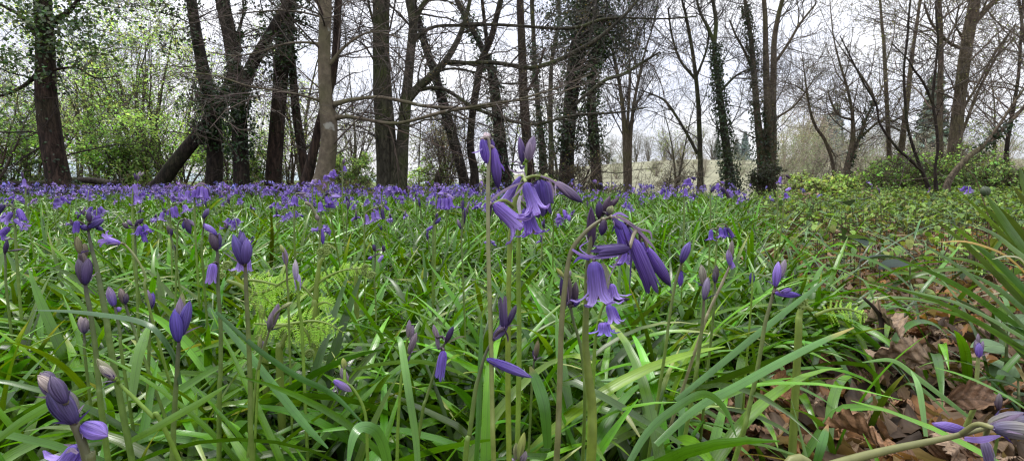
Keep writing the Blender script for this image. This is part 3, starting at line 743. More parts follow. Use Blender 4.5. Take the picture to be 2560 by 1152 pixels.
GR = (.36, .50, .15); GR2 = (.27, .42, .11); GY = (.46, .53, .25)
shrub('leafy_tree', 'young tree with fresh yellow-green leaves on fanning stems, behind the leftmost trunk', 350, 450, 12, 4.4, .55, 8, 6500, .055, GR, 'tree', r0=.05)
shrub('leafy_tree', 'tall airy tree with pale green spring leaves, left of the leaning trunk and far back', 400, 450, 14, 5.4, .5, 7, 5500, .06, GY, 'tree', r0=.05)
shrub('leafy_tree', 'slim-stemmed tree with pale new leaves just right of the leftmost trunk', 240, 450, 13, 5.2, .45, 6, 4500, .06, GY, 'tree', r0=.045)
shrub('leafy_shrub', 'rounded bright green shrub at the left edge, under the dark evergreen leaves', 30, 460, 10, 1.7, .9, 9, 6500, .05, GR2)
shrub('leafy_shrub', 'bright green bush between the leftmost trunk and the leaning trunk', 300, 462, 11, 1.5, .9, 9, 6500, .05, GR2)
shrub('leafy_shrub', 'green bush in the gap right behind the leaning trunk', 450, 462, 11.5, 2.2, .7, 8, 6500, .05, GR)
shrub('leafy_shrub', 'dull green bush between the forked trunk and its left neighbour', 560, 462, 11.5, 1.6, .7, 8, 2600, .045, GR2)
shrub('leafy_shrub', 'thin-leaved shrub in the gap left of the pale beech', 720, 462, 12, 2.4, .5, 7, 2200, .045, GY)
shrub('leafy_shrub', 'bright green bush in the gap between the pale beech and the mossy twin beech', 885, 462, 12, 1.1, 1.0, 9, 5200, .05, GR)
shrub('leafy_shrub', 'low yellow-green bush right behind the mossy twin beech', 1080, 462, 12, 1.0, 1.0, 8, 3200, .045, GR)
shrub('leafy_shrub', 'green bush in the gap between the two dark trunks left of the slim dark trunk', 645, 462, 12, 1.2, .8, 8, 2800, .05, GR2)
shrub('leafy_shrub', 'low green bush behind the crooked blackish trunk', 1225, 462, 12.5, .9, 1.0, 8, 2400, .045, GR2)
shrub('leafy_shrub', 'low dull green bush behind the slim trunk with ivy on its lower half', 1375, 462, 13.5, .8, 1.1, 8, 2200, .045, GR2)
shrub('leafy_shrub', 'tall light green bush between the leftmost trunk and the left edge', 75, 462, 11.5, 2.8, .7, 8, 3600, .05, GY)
shrub('twiggy_shrub', 'brown twiggy bush with a few pale leaves under the leaning ivy stem', 1120, 462, 12, 2.4, .6, 9, 2600, .035, (.2, .15, .10))
shrub('twiggy_shrub', 'bare twiggy shrub with buds in the gap right of the pale beech', 880, 462, 13, 3.2, .8, 8, 1800, .03, (.16, .13, .07))
shrub('twiggy_shrub', 'tangled twiggy bush with pale sprays at the far left edge', -40, 462, 9.5, 2.6, .7, 8, 2600, .045, GR2)
shrub('evergreen_bush', 'dark holly-like bush at the foot of the ivy twin trunk', 1908, 456, 13.8, .95, 1.0, 12, 4200, .045, (.06, .075, .04), mat='ivy')
shrub('twiggy_shrub', 'brown tangle of twigs in front of the great ivy trunk', 1440, 464, 11, 1.1, 1.0, 10, 900, .03, (.15, .13, .06))
shrub('twiggy_shrub', 'low tangle of dead twigs at the field edge left of the bare brown trunk', 1690, 462, 13, 1.0, 1.1, 9, 400, .03, (.15, .13, .06))

# bright undergrowth at right, each bush a thing
for (px, Y, h, n, lc, lb) in ((2000, 10.5, .42, 1500, (.33, .42, .15), 'low pale green bush right of the dark bush under the ivy twin trunk'),
                              (2110, 9.5, .36, 1700, (.33, .44, .14), 'low bright bush at the foot of the small forked tree'),
                              (2200, 10, .55, 1800, (.29, .42, .13), 'bright leafy bush left of the wavy saplings'),
                              (2290, 9, .62, 2000, (.25, .41, .11), 'fresh green elder-like bush around the feet of the wavy saplings'),
                              (2420, 8.6, .58, 1900, (.27, .42, .13), 'fresh green bush under the low leaning limb'),
                              (2530, 8.4, .45, 1500, (.26, .37, .13), 'green bush at the right edge beyond the blade clump'),
                              (2360, 9.4, .70, 1500, (.30, .42, .13), 'airy green bush behind the big mossy trunk'),
                              (2045, 7.2, .26, 1100, (.31, .40, .13), 'small light green plant patch behind the last bluebells on the right')):
    shrub('leafy_bush', lb, px, 470, Y, h * 1.3, 1.9, 18, int(n * 1.25), .05, lc, 'bush', bark=(.11, .09, .06), r0=.006)

# ------------------------------------------------------------------ background trees beyond the wood
bgp = None
for i in range(14):
    px = [880, 1090, 1125, 640, 455, 330, 200, 90, 1270, 1400, 1690, 760, 1045, 2480][i]
    Y = rng.uniform(17, 26)
    if bgp is None or i % 6 == 0:
        h = 6.5
        root = empty('background_tree', (px, 0, 0), 'x', 'tree')
        paths, rads = [], []
        b = np.array([px, 0.0, 0.0])
        for k in range(rng.integers(1, 3)):
            d = norm(np.array([rng.normal(0, .08), rng.normal(0, .05), 1.0])); p = [b.copy()]
            for s in range(12):
                d = norm(d + rng.normal(0, .05, 3)); p.append(p[-1] + d * h / 12)
            paths.append(np.array(p)); rads.append(np.linspace(.075, .015, 13))
        mb = MB()
        for p, r in zip(paths, rads): tubes(mb, p, r, 7, (.11, .09, .07), rough=.06)
        mb.build('trunk', M['bark_olive'], root)
        mb = MB(); last_ = crown(mb, paths, rads, [dict(k=13, length=(1.0, 2.6), ang=(30, 65), up=.06, wig=.12, t0=.12, rf=.5, rmax=.03, zmin=.5), dict(k=7, length=(.5, 1.3), ang=(25, 55), up=.03, wig=.14, rf=.6, n=6), dict(k=4, length=(.25, .6), ang=(25, 55), up=.02, wig=.14, rf=.6, n=4)], (.10, .082, .066))
        mb.build('crown', M['twig'], root)
        lb = MB(); pp = last_[0].reshape(-1, 3); pp = pp[pp[:, 2] < 4.5]; pp = pp[rng.integers(0, len(pp), 900)]; small_leaves(lb, pp, rng.uniform(.04, .09, 900), vary((.27, .31, .11), 900, .25, .1)); lb.build('foliage', M['shrub_leaf'], root)
        bgp = root; o = root
    else:
        o = copy_tree(bgp)
    w = PY(px, 465, Y)
    o.location = (w[0], w[1], float(gz(w[0], w[1])) - .05)
    o.rotation_euler = (0, 0, rng.uniform(0, 6.28)); s = rng.uniform(.7, 1.15); o.scale = (s, s, s)
    where = 'left half of the wood' if px < 800 else ('middle of the wood' if px < 1500 else 'right half of the wood')
    tag(o, f'thin bare distant tree seen between the nearer trunks in the {where}', 'tree', f'distant bare trees, {where}')


# ------------------------------------------------------------------ far field edge: conifers and hazy scrub
def conifer(label, px, Y, h, base, group=None, w=.30):
    b = PY(px, 465, Y); b[2] = gz(b[0], b[1])
    root = empty('conifer_tree', b, label, 'tree', group)
    mb = MB(); tubes(mb, np.array([b, b + [0, 0, h * .5], b + [0, 0, h]]), np.array([.025 * h, .015 * h, .003 * h]), 7, (.07, .055, .045)); mb.build('trunk', M['twig'], root)
    mb = MB(); n = 2600
    lev = rng.integers(0, 16, n) / 16 + rng.uniform(0, .02, n); t = .08 + .92 * lev
    a = rng.uniform(0, 6.28, n); rr = np.sqrt(rng.uniform(0, 1, n)) * (1 - t) * w * h * (1 + .3 * np.sin(a * 5 + lev * 30)) + .01 * h
    c = b + np.stack([np.cos(a) * rr, np.sin(a) * rr, t * h - rr * .35], -1)
    small_leaves(mb, c, rng.uniform(.7, 1.3, n) * h * .05, vary(base, n, .25, .08), nbias=np.stack([np.cos(a), np.sin(a), .6 + 0 * a], -1), droop=.7)
    mb.build('foliage', M['far_leaf'], root)


HZ = (.20, .25, .23)  # conifer green lightened and blued, distance haze put into the colour
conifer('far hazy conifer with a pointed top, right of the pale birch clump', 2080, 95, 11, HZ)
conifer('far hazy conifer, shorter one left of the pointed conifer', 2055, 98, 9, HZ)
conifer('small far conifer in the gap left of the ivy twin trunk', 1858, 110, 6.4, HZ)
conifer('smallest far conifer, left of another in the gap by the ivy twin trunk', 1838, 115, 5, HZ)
conifer('dark conifer beyond the slim trunk leaning right', 2320, 40, 8.5, (.15, .19, .15), w=.24)
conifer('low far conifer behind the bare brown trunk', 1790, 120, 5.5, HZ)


def scrub(label, px, Y, h, wd, base, tw, n=5000, group=None, name='hazy_tree'):
    b = PY(px, 465, Y); b[2] = gz(b[0], b[1])
    root = empty(name, b, label, 'tree', group)
    paths, rads = [], []
    for k in range(7):
        d = norm(np.array([rng.normal(0, .35) * wd, rng.normal(0, .25) * wd, 1.0])); p = [b.copy() - [0, 0, .2]]
        for s in range(9):
            d = norm(d + rng.normal(0, .08, 3) + [0, 0, .05]); p.append(p[-1] + d * h / 9 * rng.uniform(.8, 1.05))
        paths.append(np.array(p)); rads.append(np.linspace(.016 * h, .003 * h, 10))
    mb = MB(); PP, RR = resample(paths, rads); tubes(mb, PP, RR, 5, vary(tw, len(PP), .15, .04)); mb.build('trunk', M['twig'], root)
    mb = MB(); H = h
    last = crown(mb, paths, rads, [dict(k=12, length=(.2 * H, .42 * H), ang=(25, 70), up=.04, wig=.14, t0=.02, rf=.5, rmax=.01 * H, zmin=-9), dict(k=6, length=(.1 * H, .22 * H), ang=(25, 55), up=.03, wig=.14, rf=.6, n=5, zmin=-9), dict(k=3, length=(.06 * H, .12 * H), ang=(25, 55), wig=.14, rf=.6, n=4, zmin=-9)], tw)
    mb.build('crown', M['twig'], root)
    mb = MB(); pp = last[0][:, 1:].reshape(-1, 3); pp = pp[rng.integers(0, len(pp), n)] + rng.normal(0, .015 * H, (n, 3))
    small_leaves(mb, pp, rng.uniform(.5, 1.3, n) * h * .018, vary(base, n, .2, .08)); mb.build('foliage', M['far_leaf'], root)


TW = (.28, .235, .19)  # twigs, like the scrub leaves below, coloured paler to paint in haze
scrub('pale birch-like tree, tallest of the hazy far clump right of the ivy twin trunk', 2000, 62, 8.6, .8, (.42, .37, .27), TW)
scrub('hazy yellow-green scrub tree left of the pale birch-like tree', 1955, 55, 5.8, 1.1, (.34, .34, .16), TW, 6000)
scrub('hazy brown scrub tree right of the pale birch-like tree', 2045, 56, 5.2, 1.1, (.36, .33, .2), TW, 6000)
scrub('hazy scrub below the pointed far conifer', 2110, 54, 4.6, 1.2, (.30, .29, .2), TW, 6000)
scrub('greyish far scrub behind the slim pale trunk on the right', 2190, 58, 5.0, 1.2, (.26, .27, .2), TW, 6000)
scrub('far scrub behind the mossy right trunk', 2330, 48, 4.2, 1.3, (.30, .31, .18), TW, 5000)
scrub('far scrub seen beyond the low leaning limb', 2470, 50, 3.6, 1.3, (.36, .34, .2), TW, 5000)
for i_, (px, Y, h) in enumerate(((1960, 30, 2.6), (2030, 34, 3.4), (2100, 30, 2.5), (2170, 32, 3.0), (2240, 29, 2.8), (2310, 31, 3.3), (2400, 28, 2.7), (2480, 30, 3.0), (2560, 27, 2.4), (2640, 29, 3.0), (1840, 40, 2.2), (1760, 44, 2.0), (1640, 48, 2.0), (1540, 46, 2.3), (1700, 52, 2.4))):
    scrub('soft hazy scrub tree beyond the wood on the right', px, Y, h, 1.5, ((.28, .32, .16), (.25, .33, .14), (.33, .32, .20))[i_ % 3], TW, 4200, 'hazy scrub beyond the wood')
for px, Y, h in ((1620, 125, 7), (1660, 130, 8), (1700, 128, 7), (1740, 126, 8.5), (1560, 128, 7), (1780, 118, 7), (1820, 110, 6), (1520, 130, 8), (1590, 132, 9), (1680, 120, 6), (1480, 128, 7), (1930, 120, 7), (2140, 118, 8), (2220, 124, 9), (2400, 120, 8), (2500, 122, 9)):
    scrub('dull green tree along the top of the far field', px, Y, h, 1.2, (.13, .16, .10), (.2, .18, .15), 1400, 'trees along the top of the far field', 'field_edge_tree')

# ------------------------------------------------------------------ low hedge bottom and bank of undergrowth (uncountable)
def undergrowth():
    mb = MB()
    n = 22000
    px = rng.uniform(-250, 1560, n); Y = rng.uniform(9.6, 13, n)
    x = (px - 1280) / FP * Y
    top = np.where(px < 900, .7, .4) * (.5 + .5 * np.abs(np.sin(px * .013) * np.sin(px * .031 + 1)))
    z = gz(x, Y) + rng.uniform(0, 1, n) ** 1.4 * top
    c = np.stack([x, Y, z], -1)
    pal = np.array([(.08, .12, .03), (.14, .20, .05), (.10, .075, .05), (.16, .12, .08), (.05, .07, .025)])
    cc = pal[rng.integers(0, 5, n)] * rng.uniform(.6, 1.3, (n, 1))
    small_leaves(mb, c, rng.uniform(.03, .07, n), cc)
    tag(mb.build('undergrowth', M['shrub_leaf']), 'brown and green undergrowth along the back of the wood, behind the trunks', 'undergrowth', kind='stuff')
    mb = MB(); n = 1800
    px = rng.uniform(-250, 1750, n); Y = rng.uniform(9.2, 13.5, n); x = (px - 1280) / FP * Y
    p0 = np.stack([x, Y, gz(x, Y)], -1); d = rand_dirs(n) * np.array([1, .5, .5]) + np.array([0, 0, .45]); d = norm(d)
    L = rng.uniform(.5, 1.5, n); path = np.zeros((n, 6, 3)); path[:, 0] = p0
    for s in range(1, 6):
        d = norm(d + rng.normal(0, .15, (n, 3)) - np.array([0, 0, .06])); path[:, s] = path[:, s - 1] + d * (L / 5)[:, None]
    tubes(mb, path, np.linspace(1, .4, 6)[None] * rng.uniform(.003, .008, (n, 1)), 3, vary((.12, .095, .07), n, .35, .06), cap=False)
    tag(mb.build('bramble_tangle', M['twig']), 'tangle of thin brown stems along the back of the wood', 'undergrowth', kind='stuff')


undergrowth()

# fallen log and stump at the back
mb = MB(); p = np.array([PY(x, y, 9.0) for x, y in ((-60, 458), (80, 460), (200, 450), (290, 460))]); tubes(mb, catmull(p, 20), np.full(20, .06), 10, (.03, .025, .02), rough=.15)
tag(mb.build('fallen_log', M['bark_dark']), 'dark fallen log lying behind the foot of the leftmost trunk', 'log')
mb = MB(); b = PY(1093, 470, 9.2); b[2] = gz(b[0], b[1]) - .05; tubes(mb, np.array([b, b + [0, 0, .25], b + [.02, 0, .45], b + [.01, 0, .62]]), np.array([.11, .085, .07, .02]), 9, (.1, .06, .04), rough=.25)
tag(mb.build('tree_stump', M['bark_brown']), 'thin broken reddish stump between the twin beech and the crooked trunk', 'stump')

#PART2
# ================================================================== FOREGROUND
C_ = lambda x, y: (850 + .6268 * x, 430 + .6268 * y)
H_ = lambda x, y: (1150 + .46875 * x, 320 + .46875 * y)
L_ = lambda x, y: (.6268 * x, 430 + .6268 * y)
R_ = lambda x, y: (1700 + .6268 * x, 430 + .6268 * y)

VIO = (.19, .105, .48); LIL = (.38, .27, .68); DRK = (.05, .028, .125); PAL = (.30, .23, .33); GRN = (.30, .34, .13); MAR = (.050, .026, .062); WHT = (.62, .58, .62); BLU = (.105, .06, .36)
STG = (.13, .22, .025); STB = (.085, .062, .05); STM = (.24, .18, .19); STY = (.17, .24, .025); STD = (.05, .035, .045)

PROF = {
    'open': dict(z=[0, .06, .2, .4, .58, .74, .88, .95, .88], r=[.10, .28, .38, .41, .43, .48, .64, .90, 1.12], h=[1.1, 1.1, 1.1, 1.1, 1.08, 1.0, .72, .42, .12]),
    'half': dict(z=[0, .06, .2, .4, .58, .74, .88, .97, 1.0], r=[.10, .30, .42, .46, .46, .46, .48, .50, .52], h=[1.1, 1.1, 1.1, 1.1, 1.08, 1.0, .8, .5, .15]),
    'bud': dict(z=[0, .06, .18, .35, .52, .68, .82, .93, 1.0], r=[.10, .24, .34, .42, .45, .41, .31, .17, .03], h=[1.12] * 9),
}


def bell(mb, base, tip, w, kind='open', c0=VIO, c1=None, lod=0, bend=0.0, stam=None):
    base = np.asarray(base, float); tip = np.asarray(tip, float)
    ax = tip - base; L = np.linalg.norm(ax); ax = ax / L
    ref = np.array([0, 0, 1.0]) if abs(ax[2]) < .8 else np.array([0, 1.0, 0])
    s = norm(np.cross(ax, ref)); b = np.cross(ax, s)
    pr = PROF[kind]; sel = list(range(9)) if lod == 0 else ([0, 1, 3, 5, 7, 8] if lod == 1 else [0, 2, 5, 8])
    z = np.array(pr['z'])[sel]; r = np.array(pr['r'])[sel]; hh = np.array(pr['h'])[sel]
    c0 = np.asarray(c0); c1 = c0 if c1 is None else np.asarray(c1)
    nr = len(sel)
    if lod >= 2:
        ns = 5; a = np.arange(ns) / ns * 6.283
        V = base + ax * (z * L)[:, None, None] + (r * w)[:, None, None] * (np.cos(a)[None, :, None] * s + np.sin(a)[None, :, None] * b)
        i = np.arange(nr - 1)[:, None]; j = np.arange(ns)[None]
        q = np.stack([i * ns + j, i * ns + (j + 1) % ns, (i + 1) * ns + (j + 1) % ns, (i + 1) * ns + j], -1)
        cc = c0 * (1 - z)[:, None, None] + c1 * z[:, None, None]; cc = np.broadcast_to(cc, (nr, ns, 3))
        mb.add(V.reshape(-1, 3), cc.reshape(-1, 3), q); return
    ph = rng.uniform(0, 1.05); bd = norm(rng.normal(size=3)); bd = bd - ax * bd.dot(ax)
    if abs(bend): bd = np.array([0, 0, -1.0]) - ax * (-ax[2])
    for k in range(6):
        a0 = ph + k * math.pi / 3; rj = rng.uniform(.94, 1.06); lj = rng.uniform(.95, 1.04)
        inner = k % 2; lj = rng.uniform(.88, 1.06) if kind != 'bud' else lj; fl_ = rng.uniform(.85, 1.3) if kind == 'open' else 1.0
        rr_ = np.where(z > .8, r * fl_, r)
        u = np.array([-1, -.75, -.5, -.22, 0, .22, .5, .75, 1]) if lod == 0 else np.array([-1, 0, 1.0])
        ang = a0 + hh[:, None] * (math.pi / 6) * u[None]
        rad = (rr_ * w * rj)[:, None] * (1 + .035 * rng.normal(size=len(u)))[None] * (1 + .05 * (1 - u[None] ** 2) - .07 * inner)
        zz = (z * L * lj)[:, None] - .015 * L * np.abs(u)[None] * (z > .8)[:, None]
        bo = bend * L * np.sin(np.minimum(z, 1) * 1.57)[:, None, None] ** 2 * bd
        V = base + ax * zz[..., None] + rad[..., None] * (np.cos(ang)[..., None] * s + np.sin(ang)[..., None] * b) + bo
        nu = len(u)
        t = z[:, None, None]
        cc = (c0 * (1 - t) + c1 * t) * (1 - .30 * np.exp(-(u / .13) ** 2) - .12 * np.exp(-((np.abs(u) - .5) / .15) ** 2) + .16 * np.abs(u) ** 3)[None, :, None] * rng.uniform(.9, 1.12)
        cc = np.broadcast_to(cc, V.shape)
        i = np.arange(nr - 1)[:, None]; j = np.arange(nu - 1)[None]
        q = np.stack([i * nu + j, i * nu + j + 1, (i + 1) * nu + j + 1, (i + 1) * nu + j], -1)
        par = np.zeros(V.shape); par[..., 0] = u[None] * .5 + .5; par[..., 1] = z[:, None]; par[..., 2] = rng.random()
        mb.add(V.reshape(-1, 3), cc.reshape(-1, 3), q, None, par.reshape(-1, 3))
    if stam is not None:                       # pale stamens in the mouth
        for k in range(4):
            a = k * 1.57 + .4; e = base + ax * L * .84 + (math.cos(a) * s + math.sin(a) * b) * w * .16
            tubes(stam, np.array([base + ax * L * .4, (base + ax * L * .4 + e) / 2, e]), np.array([.0004, .0004, .0007]), 4, (.55, .52, .42))


def ribbon_px(mb, pts, w, colr, d, roll=0.3, n=16, tipw=.15, keel=.12, curl=0.0):
    W = np.array([P(q[0], q[1], q[2] if len(q) > 2 else d) for q in pts])
    c = catmull(W, n); T = norm(np.gradient(c, axis=0))
    view = norm(c - CAM); s = norm(np.cross(T, view)); nn = np.cross(T, s)
    ra = roll + curl * np.linspace(0, 1, n)[:, None]
    s2 = s * np.cos(ra) + nn * np.sin(ra); n2 = np.cross(s2, T)
    t = np.linspace(0, 1, n)
    wp = w * (.62 + .38 * np.sin(np.minimum(t / .5, 1) * 1.57)) * (1 - np.clip((t - .5) / .5, 0, 1) ** 2.4 * (1 - tipw))
    colr = np.asarray(colr, float)
    strips(mb, c[None], s2[None], n2[None], wp[None], keel, colr[None] if colr.ndim == 1 else colr[None])
    return c


def hero(label, d, stem, flowers=(), bracts=(), sc=(STG, STB), group=None, ground=True, cat='bluebell', extra=()):
    """stem: [(px,py,w)] top to bottom"""
    pts = [(*P(q[0], q[1], d + (q[3] if len(q) > 3 else 0)), q[2] * .39 * d / FP) for q in stem]
    low = np.array(pts[-1])
    if ground:
        dirx = (low[:3] - np.array(pts[-2][:3])); k = max(low[2] - gz(low[0], low[1]), .01)
        bx = low[0] + np.clip(dirx[0] / max(-dirx[2], .02), -.3, .3) * k; by = low[1] + .02 * rng.normal()
        e = np.array([bx, by, gz(bx, by) - .01, low[3] * 1.15]); mid = (low + e) / 2
        pts = pts + [mid, e]
    W = catmull(np.array(pts), 16 + 4 * len(pts))
    base = W[-1, :3].copy(); base[2] = gz(base[0], base[1])
    root = empty('bluebell', base, label, cat, group)
    mb = MB(); t = np.linspace(0, 1, len(W))[:, None] ** .8
    cc = np.asarray(sc[1]) * (1 - t) + np.asarray(sc[0]) * t
    tubes(mb, W[:, :3][None], np.maximum(W[:, 3], .0005)[None], 10, cc[None], rough=.05)
    fl = []
    for f in flowers:
        kind, bx, by, tx, ty, w = f[:6]; o = f[6] if len(f) > 6 else {}
        dd = d + o.get('dd', rng.uniform(-.006, .004)); B = P(bx, by, dd); T = P(tx, ty, dd + o.get('td', 0))
        fl.append((kind, B, T, w * d / FP, o))
        j = np.linalg.norm(W[:, :3] - B, axis=1); k = j.argmin()
        if j[k] > .0015:
            a = W[k, :3]; m = (a + B) / 2 + np.array([0, 0, .15 * j[k]])
            q = catmull(np.array([a, m, B]), 8); tubes(mb, q[None], np.linspace(.0009, .0007, 8)[None], 6, o.get('pc', np.asarray(sc[1]) * 1.2))
    mb.build('stem', M['stem'], root)
    for kind, B, T, w, o in fl:
        mb = MB(); sb = MB() if kind == 'open' else None; bell(mb, B, T, w, kind, o.get('c0', VIO), o.get('c1'), 0, o.get('bend', 0), sb)
        bo = mb.build('bell' if kind != 'bud' else 'bud', M['petal'], root)
        if sb is not None: so_ = sb.build('stamens', M['stem'], root); so_.parent = bo
    if fl and d < .5:
        for kind, B, T, w, o in fl:
            for _ in range(2):
                mb = MB(); ax = T - B; q = norm(rng.normal(size=3)); dv = norm(norm(ax) * .8 + q * .75); Lb = np.linalg.norm(ax) * rng.uniform(.35, .75)
                u = np.linspace(0, 1, 8)[:, None]; mid = B + dv * u * Lb + np.array([0, 0, -1.0]) * u ** 2 * Lb * rng.uniform(-.2, .45)
                t_ = norm(np.gradient(mid, axis=0)); s_ = norm(np.cross(t_, norm(mid - CAM)))
                strips(mb, mid[None], s_[None], np.cross(t_, s_)[None], (w * .16 * (1 - u[:, 0] ** 2 * .9))[None], .2, (np.asarray(PAL if rng.random() < .55 else DRK) * rng.uniform(.7, 1.2))[None])
                mb.build('bract', M['petal'], root)
    for pl, w, c in bracts:
        mb = MB(); ribbon_px(mb, pl, w * d / FP, c, d - .004, roll=.4, tipw=.1); mb.build('bract', M['petal'], root)
    return root


def S(f, *pts): return [(*f(a[0], a[1]), *a[2:]) for a in pts]
def F(f, kind, bx, by, tx, ty, w, **o): return (kind, *f(bx, by), *f(tx, ty), w, o)


# ---- the tall group in the centre
hero('tallest foreground bluebell, its pale mauve stem hooked over at the top with violet flowers', .20,
     S(H_, (118, 62, 8), (135, 52, 10), (152, 62, 10), (156, 120, 11), (150, 300, 13), (150, 520, 13), (155, 800, 14), (165, 1100, 15), (172, 1500, 15), (180, 1770, 16)),
     [F(H_, 'bud', 118, 62, 142, 190, 24, c0=BLU, c1=VIO), F(H_, 'bud', 178, 108, 203, 322, 29, c0=VIO, c1=DRK, bend=.0), F(H_, 'half', 140, 60, 190, 150, 22, c0=VIO, c1=BLU, dd=.012),
      F(H_, 'bud', 160, 60, 182, 110, 14, c0=DRK, c1=VIO, dd=.01), F(H_, 'bud', 165, 402, 148, 490, 14, c0=MAR, c1=DRK)],
     [(S(H_, (118, 112), (90, 128), (62, 132)), 4, LIL), (S(H_, (205, 180), (225, 205), (238, 232)), 5, VIO)], sc=(STY, STM))
hero('central bluebell with an arched tip hung with five violet bells and a pale bud', .215,
     S(H_, (512, 292, 6), (475, 268, 8), (430, 258, 9), (385, 258, 10), (348, 275, 11), (320, 312, 13), (296, 380, 14), (286, 430, 15), (270, 560, 15), (263, 700, 16), (258, 1000, 17), (256, 1400, 18), (262, 1770, 18)),
     [F(H_, 'half', 330, 258, 222, 408, 22, c0=BLU, c1=LIL), F(H_, 'open', 180, 405, 345, 535, 42, c0=VIO, c1=LIL, dd=-.012, bend=.05), F(H_, 'open', 352, 292, 415, 468, 36, c0=BLU, c1=LIL, dd=-.012),
      F(H_, 'half', 425, 276, 452, 482, 42, c0=BLU, c1=DRK, dd=.006), F(H_, 'open', 352, 425, 396, 588, 40, c0=BLU, c1=VIO, dd=.012), F(H_, 'bud', 510, 288, 652, 400, 26, c0=PAL, c1=DRK),
      F(H_, 'half', 455, 280, 478, 420, 26, c0=VIO, c1=DRK, dd=.012)],
     [(S(H_, (345, 285), (250, 325), (190, 365), (162, 390)), 7, PAL), (S(H_, (322, 360), (312, 410), (325, 480)), 10, WHT), (S(H_, (348, 262), (340, 236), (305, 238), (270, 222), (255, 196)), 4, PAL),
      (S(H_, (430, 256), (490, 280), (540, 320), (590, 370)), 6, PAL), (S(H_, (370, 300), (330, 375), (365, 395)), 5, PAL), (S(H_, (475, 275), (495, 330), (497, 380)), 5, PAL)], sc=(STY, (.15, .19, .04)))
hero('central bluebell with a straight green stem carrying two upright grey-mauve buds, highest of the centre', .235,
     S(H_, (352, 178, 8), (350, 240, 10), (340, 300, 12), (325, 400, 13), (315, 560, 14), (312, 800, 15), (316, 1100, 16), (312, 1450, 17), (305, 1770, 17)),
     [F(H_, 'bud', 338, 195, 318, 48, 20, c0=DRK, c1=(.17, .11, .27)), F(H_, 'bud', 355, 185, 392, 44, 28, c0=PAL, c1=(.20, .15, .26)), F(H_, 'bud', 362, 172, 372, 70, 18, c0=(.2, .15, .24), c1=PAL, dd=-.005)],
     [(S(H_, (345, 200), (328, 215), (318, 195)), 6, DRK)], sc=((.15, .24, .03), STG))
hero('right-hand bluebell with a brown arching stem and dark violet flowers drooping to the right', .205,
     S(H_, (960, 560, 5), (900, 500, 7), (850, 475, 9), (800, 478, 10), (740, 500, 11), (670, 555, 13), (605, 635, 15), (578, 720, 15), (560, 850, 16), (545, 1000, 17), (538, 1150, 17), (528, 1500, 18), (515, 1770, 19)),
     [F(H_, 'open', 838, 498, 930, 700, 40, c0=BLU, c1=VIO), F(H_, 'half', 920, 590, 1034, 868, 38, c0=VIO, c1=DRK, dd=-.008), F(H_, 'bud', 1000, 640, 1122, 845, 33, c0=VIO, c1=DRK, dd=.002),
      F(H_, 'half', 905, 640, 708, 662, 28, c0=DRK, c1=(.13, .09, .26), dd=-.012), F(H_, 'open', 860, 560, 880, 742, 34, c0=BLU, c1=LIL, dd=.012), F(H_, 'bud', 770, 490, 752, 575, 22, c0=MAR, c1=DRK), F(H_, 'half', 960, 610, 1062, 800, 34, c0=BLU, c1=DRK, dd=.008), F(H_, 'half', 870, 520, 925, 640, 34, c0=DRK, c1=VIO, dd=.006), F(H_, 'bud', 815, 480, 868, 545, 18, c0=DRK, c1=VIO, dd=-.004)],
     [(S(H_, (830, 468), (920, 520), (1000, 600), (1045, 650)), 8, PAL), (S(H_, (900, 505), (960, 540), (1012, 555), (1024, 600)), 6, PAL), (S(H_, (598, 648), (660, 682), (760, 690), (868, 676)), 9, LIL), (S(H_, (810, 470), (850, 455), (900, 478)), 6, LIL), (S(H_, (700, 690), (640, 640), (690, 600)), 4, LIL)], sc=((.14, .15, .05), (.14, .12, .075)))
hero('bluebell with one big flared bell below dark maroon buds, stem thick and green', .235,
     S(H_, (760, 440, 8), (735, 500, 10), (705, 560, 13), (692, 640, 15), (680, 760, 17), (674, 950, 19), (670, 1150, 22), (690, 1350, 27), (705, 1500, 30), (700, 1770, 32)),
     [F(H_, 'open', 716, 712, 742, 950, 52, c0=BLU, c1=LIL, dd=-.014), F(H_, 'bud', 700, 640, 702, 420, 26, c0=MAR, c1=(.09, .05, .12)), F(H_, 'bud', 740, 480, 742, 388, 20, c0=MAR, c1=DRK), F(H_, 'bud', 755, 470, 800, 360, 20, c0=MAR, c1=(.1, .06, .1)),
      F(H_, 'bud', 775, 440, 852, 368, 16, c0=MAR, c1=(.1, .06, .1)), F(H_, 'bud', 790, 465, 812, 415, 20, c0=(.12, .09, .12), c1=GRN), F(H_, 'open', 800, 830, 815, 920, 36, c0=VIO, c1=LIL, dd=.015), F(H_, 'bud', 820, 915, 905, 912, 14, c0=DRK, c1=MAR, dd=.02)],
     [(S(H_, (690, 700), (640, 690), (605, 720)), 8, BLU), (S(H_, (760, 720), (785, 780), (790, 860)), 12, (.3, .32, .2))], sc=(STY, STD))
hero('half-hidden bluebell with dark buds under a pale green tip, left of the flared bell', .27,
     S(H_, (585, 900, 8), (590, 950, 9), (605, 1030, 10), (640, 1150, 11), (660, 1300, 11), (665, 1500, 12)),
     [F(H_, 'bud', 560, 950, 540, 800, 18, c0=MAR, c1=DRK), F(H_, 'bud', 585, 960, 575, 770, 20, c0=DRK, c1=(.2, .17, .1)), F(H_, 'bud', 605, 950, 618, 820, 20, c0=MAR, c1=(.12, .09, .11)), F(H_, 'bud', 560, 800, 512, 745, 12, c0=GRN, c1=(.4, .42, .1)), F(H_, 'bud', 610, 950, 640, 910, 14, c0=DRK, c1=BLU), F(H_, 'bud', 570, 800, 590, 760, 14, c0=GRN, c1=PAL)], sc=(STG, STD))
